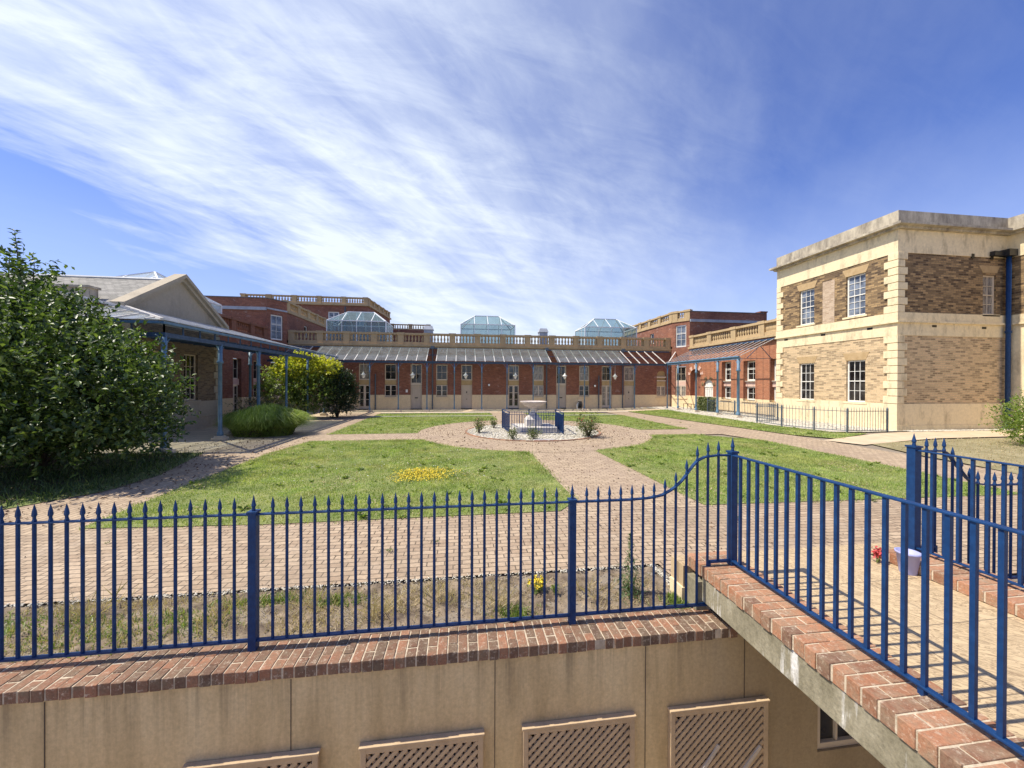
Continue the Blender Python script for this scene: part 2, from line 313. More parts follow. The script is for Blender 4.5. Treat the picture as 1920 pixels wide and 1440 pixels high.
# ------------------------------------------------------------------ mesh helpers
class Fr:                                     # wall frame: s along the wall, d outwards, z up
    def __init__(self, O, u, n):
        l = sqrt(u[0]**2+u[1]**2); self.O, self.u = O, (u[0]/l, u[1]/l)
        l = sqrt(n[0]**2+n[1]**2); self.n = (n[0]/l, n[1]/l)
    def p(self, s, d, z): return (self.O[0]+self.u[0]*s+self.n[0]*d, self.O[1]+self.u[1]*s+self.n[1]*d, z)
class MB:
    def __init__(self): self.v = []; self.f = []; self.smooth = False
    def add(self, vs, fs):
        o = len(self.v); self.v += [tuple(q) for q in vs]; self.f += [tuple(i+o for i in f) for f in fs]; return self
    def quad(self, a, b, c, d): return self.add([a, b, c, d], [(0, 1, 2, 3)])
    def tri(self, a, b, c): return self.add([a, b, c], [(0, 1, 2)])
    def box(self, x0, y0, z0, x1, y1, z1):
        return self.hexa([(x0, y0, z0), (x1, y0, z0), (x1, y1, z0), (x0, y1, z0)], [(x0, y0, z1), (x1, y0, z1), (x1, y1, z1), (x0, y1, z1)])
    def hexa(self, lo, hi):
        return self.add(lo+hi, [(3, 2, 1, 0), (4, 5, 6, 7), (0, 1, 5, 4), (1, 2, 6, 5), (2, 3, 7, 6), (3, 0, 4, 7)])
    def fb(self, F, s0, s1, d0, d1, z0, z1):
        lo = [F.p(s0, d0, z0), F.p(s1, d0, z0), F.p(s1, d1, z0), F.p(s0, d1, z0)]
        hi = [F.p(s0, d0, z1), F.p(s1, d0, z1), F.p(s1, d1, z1), F.p(s0, d1, z1)]
        return self.hexa(lo, hi)
    def bar(self, a, b, w, h=None, upv=(0, 0, 1)):
        h = h or w; a = Vector(a); b = Vector(b); d = (b-a).normalized(); U = Vector(upv)
        if abs(d.dot(U)) > .99: U = Vector((0, 1, 0))
        s = d.cross(U).normalized()*w/2; u = s.cross(d).normalized()*h/2
        return self.hexa([a-s-u, a+s-u, a+s+u, a-s+u], [b-s-u, b+s-u, b+s+u, b-s+u])
    def tube(self, pts, rs, n=8, cap=True):
        pts = [Vector(q) for q in pts]
        if isinstance(rs, (int, float)): rs = [rs]*len(pts)
        o = len(self.v); pn = None
        for i, q in enumerate(pts):
            d = (pts[min(i+1, len(pts)-1)]-pts[max(i-1, 0)]).normalized()
            ref = pn if pn is not None else (Vector((1, 0, 0)) if abs(d.x) < .9 else Vector((0, 1, 0)))
            x = (ref-d*ref.dot(d)).normalized(); pn = x; y = d.cross(x)
            for k in range(n):
                a = 2*pi*k/n; self.v.append(tuple(q+x*cos(a)*rs[i]+y*sin(a)*rs[i]))
        for i in range(len(pts)-1):
            for k in range(n):
                k2 = (k+1) % n; self.f.append((o+i*n+k, o+i*n+k2, o+(i+1)*n+k2, o+(i+1)*n+k))
        if cap:
            self.f.append(tuple(o+k for k in range(n))[::-1]); self.f.append(tuple(o+(len(pts)-1)*n+k for k in range(n)))
        return self
    def lathe(self, c, prof, n=16, a0=0.):
        o = len(self.v)
        for r, z in prof:
            for k in range(n):
                a = a0+2*pi*k/n; self.v.append((c[0]+r*cos(a), c[1]+r*sin(a), c[2]+z))
        for i in range(len(prof)-1):
            for k in range(n):
                k2 = (k+1) % n; self.f.append((o+i*n+k, o+i*n+k2, o+(i+1)*n+k2, o+(i+1)*n+k))
        self.f.append(tuple(o+k for k in range(n))[::-1]); self.f.append(tuple(o+(len(prof)-1)*n+k for k in range(n)))
        return self
    def build(self, name, m, parent=None, smooth=False, bevel=0., uvf=None):
        org = worigin(parent)
        me = bpy.data.meshes.new(name)
        me.from_pydata([(x-org[0], y-org[1], z-org[2]) for x, y, z in self.v], [], self.f); me.update()
        if uvf is not False: boxuv(me, org, uvf)
        me.materials.append(m)
        if smooth:
            for p in me.polygons: p.use_smooth = True
        o = bpy.data.objects.new(name, me); COL.objects.link(o)
        if parent is not None: o.parent = parent
        if bevel:
            md = o.modifiers.new('bevel', 'BEVEL'); md.width = bevel; md.segments = 2; md.limit_method = 'ANGLE'
        return o
WO = {}
def worigin(o):
    if o is None: return (0, 0, 0)
    x, y, z = 0, 0, 0
    while o is not None:
        x += o.location[0]; y += o.location[1]; z += o.location[2]; o = o.parent
    return (x, y, z)
def boxuv(me, org, uvf=None):
    uv = me.uv_layers.new(name='UVMap')
    V = [v.co for v in me.vertices]
    for p in me.polygons:
        n = p.normal
        for li in p.loop_indices:
            q = V[me.loops[li].vertex_index]; x, y, z = q.x+org[0], q.y+org[1], q.z+org[2]
            if uvf: uv.data[li].uv = uvf(x, y, z)
            elif abs(n.z) > .7: uv.data[li].uv = (x, y)
            else:
                l = sqrt(n.x*n.x+n.y*n.y) or 1; tx, ty = -n.y/l, n.x/l
                uv.data[li].uv = (x*tx+y*ty+(37.13 if abs(n.x) > abs(n.y) else 0), z)
def tag(o, label, cat, group=None, kind=None):
    if label: o['label'] = label
    if cat: o['category'] = cat
    if group: o['group'] = group
    if kind: o['kind'] = kind
    return o
def thing(name, label, cat, loc=(0, 0, 0), group=None):
    o = bpy.data.objects.new(name, None); COL.objects.link(o); o.location = loc; o.empty_display_size = .2
    return tag(o, label, cat, group)
def inst(name, me, loc, parent, rot=None):          # a further part sharing mesh data; loc in world
    o = bpy.data.objects.new(name, me); COL.objects.link(o); w = worigin(parent)
    o.parent = parent; o.location = (loc[0]-w[0], loc[1]-w[1], loc[2]-w[2])
    if rot: o.rotation_euler = rot
    return o
def protomesh(mb, name, m, smooth=False):
    o = mb.build(name, m, None, smooth=smooth); me = o.data; bpy.data.objects.remove(o); return me
def copytree(o, parent=None, dx=(0, 0, 0)):
    c = o.copy(); COL.objects.link(c); c.parent = parent
    if parent is None: c.location = (o.location[0]+dx[0], o.location[1]+dx[1], o.location[2]+dx[2])
    for ch in list(o.children): copytree(ch, c)
    return c
def struct(o, kind='structure'): o['kind'] = kind; return o
def sstep(a, b, x):
    t = min(1, max(0, (x-a)/(b-a))); return t*t*(3-2*t)
def gz(x, y): return .18*sstep(11, 18.5, x)*sstep(5, 9, y)

def sheet(name, poly, dz, m, holes=None, kind='structure', uvf=None, cut=True):
    bm = bmesh.new(); vs = [bm.verts.new((x, y, 0)) for x, y in poly]; bm.faces.new(vs).normal_update()
    bmesh.ops.triangulate(bm, faces=bm.faces[:])
    xs = [q[0] for q in poly]; ys = [q[1] for q in poly]
    if cut and max(xs) > 11:
        for X in np.arange(11, 19.5, .5):
            if min(xs) < X < max(xs):
                bmesh.ops.bisect_plane(bm, geom=bm.verts[:]+bm.edges[:]+bm.faces[:], plane_co=(X, 0, 0), plane_no=(1, 0, 0))
        for Y in np.arange(5, 9.5, .5):
            if min(ys) < Y < max(ys):
                bmesh.ops.bisect_plane(bm, geom=bm.verts[:]+bm.edges[:]+bm.faces[:], plane_co=(0, Y, 0), plane_no=(0, 1, 0))
    for v in bm.verts: v.co.z = gz(v.co.x, v.co.y)+dz
    bmesh.ops.recalc_face_normals(bm, faces=bm.faces[:])
    me = bpy.data.meshes.new(name); bm.to_mesh(me); bm.free()
    if me.polygons[0].normal.z < 0: me.flip_normals()
    boxuv(me, (0, 0, 0), uvf); me.materials.append(m)
    o = bpy.data.objects.new(name, me); COL.objects.link(o)
    if kind: o['kind'] = kind
    return o

def wall(mb, F, s0, s1, z0, z1, ops, dep=.16, d=0.):
    """front skin of a wall with real openings and reveals"""
    ops = [(max(a, s0), min(b, s1), max(c, z0), min(e, z1), c, e) for a, b, c, e in ops if b > s0 and a < s1 and e > z0 and c < z1]
    S = sorted({s0, s1, *[o[0] for o in ops], *[o[1] for o in ops]}); Z = sorted({z0, z1, *[o[2] for o in ops], *[o[3] for o in ops]})
    for i in range(len(S)-1):
        for j in range(len(Z)-1):
            cs, cz = (S[i]+S[i+1])/2, (Z[j]+Z[j+1])/2
            if any(o[0] < cs < o[1] and o[2] < cz < o[3] for o in ops): continue
            mb.quad(F.p(S[i], d, Z[j]), F.p(S[i+1], d, Z[j]), F.p(S[i+1], d, Z[j+1]), F.p(S[i], d, Z[j+1]))
    for a, b, c, e, c0, e0 in ops:
        mb.quad(F.p(a, d, c), F.p(a, d-dep, c), F.p(a, d-dep, e), F.p(a, d, e))
        mb.quad(F.p(b, d, c), F.p(b, d-dep, c), F.p(b, d-dep, e), F.p(b, d, e))
        if e0 <= z1: mb.quad(F.p(a, d, e), F.p(b, d, e), F.p(b, d-dep, e), F.p(a, d-dep, e))
        if c0 >= z0: mb.quad(F.p(a, d, c), F.p(b, d, c), F.p(b, d-dep, c), F.p(a, d-dep, c))
def window(F, s0, s1, z0, z1, parent, d=-.10, cols=2, rows=2, fm=None, pm=None, fw_=.06, meet=None, sill=None, name='window', gap=.0, sillm=None, bw=.022):
    fm = fm or JOIN; pm = pm or PANE
    m = MB()
    m.fb(F, s0+.003, s0+fw_, d-.03, d+.03, z0+.003, z1-.003); m.fb(F, s1-fw_, s1-.003, d-.03, d+.03, z0+.003, z1-.003)
    m.fb(F, s0+fw_, s1-fw_, d-.03, d+.03, z1-fw_, z1-.003); m.fb(F, s0+fw_, s1-fw_, d-.03, d+.03, z0+.003, z0+fw_*1.2)
    a, b, c, e = s0+fw_, s1-fw_, z0+fw_*1.2, z1-fw_
    if meet: m.fb(F, a, b, d-.025, d+.038, c+(e-c)*meet-.022, c+(e-c)*meet+.022)
    for i in range(1, cols):
        s = a+(b-a)*i/cols; w = bw if not gap else gap
        m.fb(F, s-w/2, s+w/2, d-.015, d+.022, c, e)
    for j in range(1, rows):
        z = c+(e-c)*j/rows
        if meet and abs(z-(c+(e-c)*meet)) < .05: continue
        m.fb(F, a, b, d-.013, d+.019, z-bw/2, z+bw/2)
    w = m.build(name, fm, parent)
    p = MB(); p.quad(F.p(a, d-.005, c), F.p(b, d-.005, c), F.p(b, d-.005, e), F.p(a, d-.005, e)); p.build('pane', pm, w)
    if sill is not None:
        q = MB(); q.fb(F, s0-.12, s1+.12, -.14, .07, sill-.09, sill+.0); q.build('sill', sillm or CREAM, w)
    return w
BALM = protomesh(MB().lathe((0, 0, 0), [(.075, 0), (.075, .04), (.05, .06), (.05, .09), (.085, .19), (.085, .25), (.05, .40), (.045, .47), (.07, .50), (.07, .54)], 8, pi/8), 'baluster', STONE, True)
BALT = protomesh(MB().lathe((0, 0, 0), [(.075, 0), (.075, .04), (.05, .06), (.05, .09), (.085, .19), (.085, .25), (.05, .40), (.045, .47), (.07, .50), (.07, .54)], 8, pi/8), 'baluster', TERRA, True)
def balustrade(F, s0, s1, z0, piers, parent, me=None, m=None, nb=7, h=.95, cap=True, stuff=False, scale=1., d0=-.32):
    m = m or STONE; me = me or BALM; k = h/.95
    b = MB(); b.fb(F, s0, s1, d0, -.02, z0, z0+.22*k); b.fb(F, s0, s1, d0-.05, .03, z0+.80*k, z0+h)
    root = b.build('balustrade', m, parent)
    P = MB()
    for s in piers:
        P = MB(); P.fb(F, s-.24, s+.24, d0-.02, .012, z0+.003, z0+.797*k); P.fb(F, s-.29, s+.29, d0-.08, .06, z0+.80*k-.004, z0+h+.035)
        P.build('pier', m, root)
    ps = sorted(piers)
    for i in range(len(ps)-1):
        a, c = ps[i]+.24, ps[i+1]-.24
        for j in range(nb):
            s = a+(c-a)*(j+.5)/nb; q = F.p(s, (d0-.02)/2, z0+.22*k)
            o = inst('baluster', me, q, root); o.scale = (1, 1, (.58*k)/.54)
    return root
def lantern(cx, cy, hx, hy, z0, z1, z2, rx, ry, parent, ncx=4, ncy=3, mat_=None):
    """glazed roof lantern with upright sides and a hipped glass top"""
    f = MB(); g = MB(); w = .07
    lo = [(cx-hx, cy-hy), (cx+hx, cy-hy), (cx+hx, cy+hy), (cx-hx, cy+hy)]
    tp = [(cx-rx, cy-ry), (cx+rx, cy-ry), (cx+rx, cy+ry), (cx-rx, cy+ry)]
    for i in range(4):
        A, B = lo[i], lo[(i+1) % 4]; C, D = tp[(i+1) % 4], tp[i]
        f.bar((*A, z0), (*A, z1), w); f.bar((*A, z1), (*B, z1), w*1.1); f.bar((*A, z1), (*D, z2), w*1.2)
        if (Vector(C)-Vector(D)).length > .02: f.bar((*D, z2), (*C, z2), w*1.2)
        g.quad((*A, z0), (*B, z0), (*B, z1), (*A, z1)); g.quad((*A, z1), (*B, z1), (*C, z2), (*D, z2))
        n = ncx if i % 2 == 0 else ncy
        for k in range(1, n):
            q = k/n; e = (A[0]+(B[0]-A[0])*q, A[1]+(B[1]-A[1])*q); f.bar((*e, z0), (*e, z1), w*.6)
            ln = (Vector(B)-Vector(A)).length; lt = (Vector(C)-Vector(D)).length; off = (ln-lt)/2
            pos = q*ln
            if off < pos < ln-off: t_ = (pos-off)/max(lt, .001); t2 = (D[0]+(C[0]-D[0])*t_, D[1]+(C[1]-D[1])*t_); f.bar((*e, z1), (*t2, z2), w*.7)
            else:
                kk = pos/off if pos <= off else (ln-pos)/off; Q = A if pos <= off else B; Tq = D if pos <= off else C
                f.bar((*e, z1), (Q[0]+(Tq[0]-Q[0])*kk, Q[1]+(Tq[1]-Q[1])*kk, z1+(z2-z1)*kk), w*.7)
    r = f.build('roof_lantern', PVC, parent); g.build('glazing', mat_ or GLASSL, r); return r

# ------------------------------------------------------------------ ground and surfaces
def rectp(x0, y0, x1, y1): return [(x0, y0), (x1, y0), (x1, y1), (x0, y1)]
sheet('ground', [(-400, 3.42), (400, 3.42), (400, 500), (-400, 500)], -.03, EARTH)
sheet('basement_floor', [(-60, -80), (60, -80), (60, 3.3), (-60, 3.3)], -2.75, mat('basement_concrete', (.36, .31, .24), (.46, .40, .31), 1.5, bmp=.3), cut=False)
CC = (3.2, 17.0)
# brick paths: near walk, left walk, right walk, centre walks, ring
sheet('near_walk', [(-16, 4.36), (2.42, 4.36), (2.42, 3.62), (14, 3.62), (14, 6.6), (-16, 6.6)], .004, PAVEX)
sheet('left_walk', rectp(-8.2, 6.29, -5.6, 28.2), .006, PAVE, uvf=lambda x, y, z: (y, x))
sheet('centre_walk', rectp(2.0, 6.29, 4.5, 12.4), .006, PAVE)
sheet('far_centre_walk', rectp(2.0, 21.6, 4.5, 27.9), .004, PAVE)
sheet('left_cross_walk', rectp(-5.65, 14.9, -1., 16.8), .0085, PAVE, uvf=lambda x, y, z: (y, x))
sheet('right_cross_walk', rectp(7.4, 15.2, 11.6, 17.0), .0045, PAVE, uvf=lambda x, y, z: (y, x))
sheet('right_walk', [(11.3, 6.29), (13.5, 6.29), (13.7, 10), (13.9, 13.5), (13.2, 20), (12.6, 27.9), (10.9, 27.9), (11.0, 17.0), (11.6, 14), (11.5, 9)], .008, PAVE, uvf=lambda x, y, z: (y, x))
def ring(name, c, r0_, r1, dz, m, n=96):
    mb = MB()
    for k in range(n):
        a, b = 2*pi*k/n, 2*pi*(k+1)/n
        mb.quad((c[0]+r0_*cos(a), c[1]+r0_*sin(a), dz), (c[0]+r1*cos(a), c[1]+r1*sin(a), dz), (c[0]+r1*cos(b), c[1]+r1*sin(b), dz), (c[0]+r0_*cos(b), c[1]+r0_*sin(b), dz))
    def uvf(x, y, z):
        return (0, 0)
    o = mb.build(name, m, None)
    uv = o.data.uv_layers[0]
    for p in o.data.polygons:
        kk = p.index
        for li, q in zip(p.loop_indices, ((0, 0), (0, 1), (1, 1), (1, 0))):
            uv.data[li].uv = ((kk+q[0])*2*pi/n*4.2, (r0_ if q[1] == 0 else r1))
    return struct(o)
ring('fountain_circle', CC, 3.0, 5.25, .012, PAVE)
# lawns
def arc(c, r, a0, a1, n=14): return [(c[0]+r*cos(radians(a0+(a1-a0)*i/n)), c[1]+r*sin(radians(a0+(a1-a0)*i/n))) for i in range(n+1)]
RR = 5.2
lawnNL = [(-5.75, 6.45), (-3.1, 6.3), (1.7, 6.35), (2.15, 6.9), (2.12, 11.9)] + arc(CC, RR, 258, 204, 10) + [(-5.7, 14.95), (-6.0, 12.5), (-5.9, 9)]
lawnNR = [(4.42, 6.35), (11.35, 6.2), (11.6, 9), (11.7, 13.3), (10.0, 15.3), (7.95, 15.2)] + arc(CC, RR, 339, 284, 10) + [(4.35, 11.8)]
lawnFL = [(-5.7, 16.75), (-1.95, 16.8)] + arc(CC, RR, 178, 103, 12) + [(2.05, 22.2), (2.0, 24.8), (-5.8, 24.8)]
lawnFR = [(4.5, 24.8), (4.45, 22.1)] + arc(CC, RR, 76, 0, 12) + [(11.0, 17.1), (10.9, 20), (11.0, 24.8)]
stripL = [(-5.8, 25.0), (2.0, 25.0), (2.0, 27.4), (-5.8, 27.4)]
stripR = [(4.5, 25.0), (10.6, 25.0), (9.6, 27.4), (4.5, 27.4)]
lawnR = [(12.75, 27.6), (13.3, 20.0), (13.95, 14.2), (14.6, 12.9), (16.9, 13.6), (16.0, 14.2), (15.6, 17.0), (15.75, 21.6), (15.9, 26.4), (16.2, 27.9)]
LAWNS = [lawnNL, lawnNR, lawnFL, lawnFR, stripL, stripR, lawnR]
for i, P in enumerate(LAWNS): sheet('lawn', P, .016, TURF)
sheet('dry_turf', [(13.4, 6.28), (40, 6.28), (40, 12.0), (14.6, 11.7), (14.0, 10)], .012, DRYG)
sheet('tan_path', [(13.85, 12.75), (14.2, 11.55), (18, 12.0), (40, 12.8), (40, 14.5), (19, 13.75), (17, 13.45)], .014, mat('tan_path_surface', (.50, .38, .25), (.60, .47, .32), 2, bmp=.3))
sheet('tree_bed', [(-8.2, 6.3), (-8.2, 12.9), (-30, 12.9), (-30, 6.3)], .012, mat('bed_soil_shade_in_colour', (.09, .075, .04), (.16, .14, .07), 3, rough=.95, bmp=.8))  # soil colour darkened to carry the tree's shade
sheet('left_terrace', [(-30, 12.91), (-8.202, 12.91), (-8.202, 27.9), (-30, 27.9)], .006, FLAG)
sheet('far_terrace', rectp(-14.3, 27.9, 19.2, 31.4), .010, FLAG)
sheet('gravel_bed', [(15.95, 28.0), (15.8, 22), (15.65, 17.2), (16.0, 14.4), (17.5, 14.0), (19.6, 14.0), (19.6, 31), (15.95, 31)], .014, mat('gravel_bed_base', (.46, .42, .34), (.60, .55, .46), 12, bmp=.8, bscale=60))
# kerbs
for (x0, y0, x1, y1) in ((-5.8, 27.5, 2.0, 27.9), (4.5, 27.5, 16.0, 27.9)):
    m = MB(); m.box(x0, y0, -.01, x1, y1, .05); struct(m.build('kerb', mat('pale_kerb', (.60, .52, .38), (.70, .62, .47), 3), None))
for (x0, x1) in ((-5.8, 2.0), (4.5, 10.7)):
    m = MB(); m.box(x0, 24.8, -.01, x1, 25.0, .05); struct(m.build('edging', PEBBLE, None))

# ------------------------------------------------------------------ scattering helpers
def inpoly(P, x, y):
    P = np.array(P); n = len(P); c = np.zeros(x.shape, bool); j = n-1
    for i in range(n):
        xi, yi = P[i]; xj, yj = P[j]
        m = ((yi > y) != (yj > y)) & (x < (xj-xi)*(y-yi)/((yj-yi) if yj != yi else 1e-9)+xi); c ^= m; j = i
    return c
def scatter(P, dens):
    P_ = np.array(P); x0, y0 = P_.min(0); x1, y1 = P_.max(0); n = int(dens*(x1-x0)*(y1-y0))
    x = NR.uniform(x0, x1, n); y = NR.uniform(y0, y1, n); k = inpoly(P, x, y); return x[k], y[k]
def gza(x, y):
    def ss(a, b, v): t = np.clip((v-a)/(b-a), 0, 1); return t*t*(3-2*t)
    return .18*ss(11, 18.5, x)*ss(5, 9, y)
def npmesh(name, V, F, m, parent=None, org=(0, 0, 0)):
    me = bpy.data.meshes.new(name); V = np.asarray(V, np.float32)-np.array(org, np.float32); F = np.asarray(F, np.int32)
    k = F.shape[1]; me.vertices.add(len(V)); me.vertices.foreach_set('co', V.ravel())
    me.loops.add(F.size); me.loops.foreach_set('vertex_index', F.ravel())
    me.polygons.add(len(F)); me.polygons.foreach_set('loop_start', np.arange(0, F.size, k, dtype=np.int32))
    me.polygons.foreach_set('loop_total', np.full(len(F), k, np.int32)); me.update(calc_edges=True); me.materials.append(m)
    o = bpy.data.objects.new(name, me); COL.objects.link(o)
    if parent is not None: o.parent = parent
    return o
def blades(x, y, z, h, w, lean=.5, curve=False):
    """one bent triangle-quad blade per point -> V,F (quads folded)"""
    n = len(x); a = NR.uniform(0, 2*pi, n); l = NR.uniform(0, lean, n)*h
    b = NR.uniform(0, 2*pi, n)
    dx, dy = np.cos(a)*w/2, np.sin(a)*w/2; lx, ly = np.cos(b)*l, np.sin(b)*l
    V = np.stack([np.stack([x-dx*.8, y-dy*.8, z], 1), np.stack([x+dx*.8, y+dy*.8, z], 1),
                  np.stack([x+dx*.9+lx*.48, y+dy*.9+ly*.48, z+h*.5*(1-.3*l/np.maximum(h, 1e-6))+h*.03], 1), np.stack([x+lx, y+ly, z+h*(1-.3*l/np.maximum(h, 1e-6))], 1)], 1).reshape(-1, 3)
    F = np.arange(4*n).reshape(n, 4); return V, F
def leaves(P, D, L, Wd, name, m, parent, org, fold=.25):
    """leaf quads folded along the midrib: P base points, D unit directions"""
    n = len(P); up_ = NR.normal(0, .5, (n, 3))+np.array([0, 0, 1.]); S = np.cross(D, up_); S /= np.linalg.norm(S, axis=1)[:, None]+1e-9
    Nn = np.cross(S, D); L = L[:, None]; Wd = Wd[:, None]
    A = P; B = P+D*L*.45+S*Wd*.5+Nn*Wd*fold; C = P+D*L-Nn*L*.12; E_ = P+D*L*.45-S*Wd*.5+Nn*Wd*fold; Mi = P+D*L*.5
    V = np.stack([A, B, C, E_], 1).reshape(-1, 3)
    i = np.arange(n)*4; F = np.concatenate([np.stack([i, i+1, i+2], 1), np.stack([i, i+2, i+3], 1)])
    return npmesh(name, V, F, m, parent, org)
def crown(lobes, nspr, per, L, W_, name, m, parent, org, spr=.35, shell=.55, droop=.0, keep=None, updir=.35, zmin=None):
    """sprigs of leaves through the volume of ellipsoid lobes"""
    Ps, Ds, Ls = [], [], []
    vol = np.array([l[3]*l[4]*l[5] for l in lobes])**(2/3); vol /= vol.sum()
    for lb, q in zip(lobes, vol):
        n = int(nspr*q); d = NR.normal(0, 1, (n, 3)); d /= np.linalg.norm(d, axis=1)[:, None]
        r = NR.uniform(shell, 1.0, n)**.8
        bumpy = 1+.13*np.sin(d[:, 0]*7+lb[0])*np.cos(d[:, 1]*6+lb[1])+.10*np.sin(d[:, 2]*9+d[:, 0]*5)
        c = np.array(lb[:3])+d*np.array(lb[3:6])*(r*bumpy)[:, None]
        if zmin is not None: k = c[:, 2] > zmin; c = c[k]; d = d[k]; n = len(c)
        dr = d+NR.normal(0, .45, (n, 3))+np.array([0, 0, updir]); dr /= np.linalg.norm(dr, axis=1)[:, None]
        sl_ = spr*NR.uniform(.5, 1.25, n)
        for k in range(per):
            f = (k+.5)/per; pp = c+dr*(sl_*f)[:, None]
            ld = dr*.5+NR.normal(0, .75, (n, 3))+np.array([0, 0, -droop+.1]); ld /= np.linalg.norm(ld, axis=1)[:, None]
            Ps.append(pp); Ds.append(ld); Ls.append(L*NR.uniform(.55, 1.2, n))
    P = np.concatenate(Ps); D = np.concatenate(Ds); LL = np.concatenate(Ls)
    if keep is not None: k = keep(P); P, D, LL = P[k], D[k], LL[k]
    return leaves(P, D, LL, LL*W_/L, name, m, parent, org)
def limbs(base, targets, r, name, m, parent, bend=.3, n=6):
    mb = MB()
    for (tx, ty, tz), rr in targets:
        pts = []; rs = []
        ox, oy = R.uniform(-bend, bend), R.uniform(-bend, bend)
        for i in range(n+1):
            f = i/n; s = sin(pi*f)
            pts.append((base[0]+(tx-base[0])*f+ox*s, base[1]+(ty-base[1])*f+oy*s, base[2]+(tz-base[2])*f)); rs.append(rr*(1-f*.85))
        mb.tube(pts, rs, 7)
    return mb.build(name, m, parent, smooth=True)
def pebbles(x, y, z, s, name, m, parent=None, org=(0, 0, 0)):
    n = len(x); base = np.array([[1, 0, 0], [.1, 1, 0], [-1, .1, 0], [0, -1, 0], [0, 0, .75], [0, 0, -.75], [.6, .6, .5], [-.6, -.55, .5], [.6, -.6, .45], [-.6, .6, .45]])
    Fb = np.array([[0, 6, 8], [6, 0, 1], [6, 1, 9], [9, 1, 2], [9, 2, 7], [7, 2, 3], [7, 3, 8], [8, 3, 0], [6, 4, 8], [6, 9, 4], [9, 7, 4], [7, 8, 4]])
    a = NR.uniform(0, 2*pi, n); sc = s[:, None, None]*NR.uniform(.6, 1.1, (n, 1, 3))*np.array([1, .8, .6])
    V = base[None]*sc; ca, sa = np.cos(a)[:, None], np.sin(a)[:, None]
    X = V[:, :, 0]*ca-V[:, :, 1]*sa+x[:, None]; Y = V[:, :, 0]*sa+V[:, :, 1]*ca+y[:, None]; Z = V[:, :, 2]+z[:, None]
    V = np.stack([X, Y, Z], 2).reshape(-1, 3); F = (Fb[None]+np.arange(n)[:, None, None]*10).reshape(-1, 3)
    return npmesh(name, V, F, m, parent, org)

# ------------------------------------------------------------------ grass on the lawns (nobody could count it)
def grass(P, dens, h, w, name, m, mask=None):
    x, y = scatter(P, dens)
    # small overspill keeps lawn edges ragged
    x = x+NR.normal(0, .07, len(x)); y = y+NR.normal(0, .07, len(x))
    big = .75+.35*np.sin(x*1.3+np.sin(y*.9)*2)*np.sin(y*1.7+x*.4)+NR.normal(0, .15, len(x))
    hh = h*np.clip(big, .35, 1.5)*NR.uniform(.5, 1.3, len(x))
    V, F = blades(x, y, gza(x, y)+.014, hh, w*NR.uniform(.6, 1.4, len(x)), 1.0)
    return struct(npmesh(name, V, F, m), 'stuff')
gl = [(lawnNL, 1500, .055, .014), (lawnNR, 1400, .055, .015), (lawnFL, 420, .06, .028), (lawnFR, 420, .06, .028), (stripL, 300, .06, .03), (stripR, 300, .06, .03), (lawnR, 520, .065, .028)]
for P, dn, h, w in gl:
    tag(grass(P, dn, h, w, 'lawn_grass', GRASS), 'short uneven green grass growing on the lawns', 'grass')

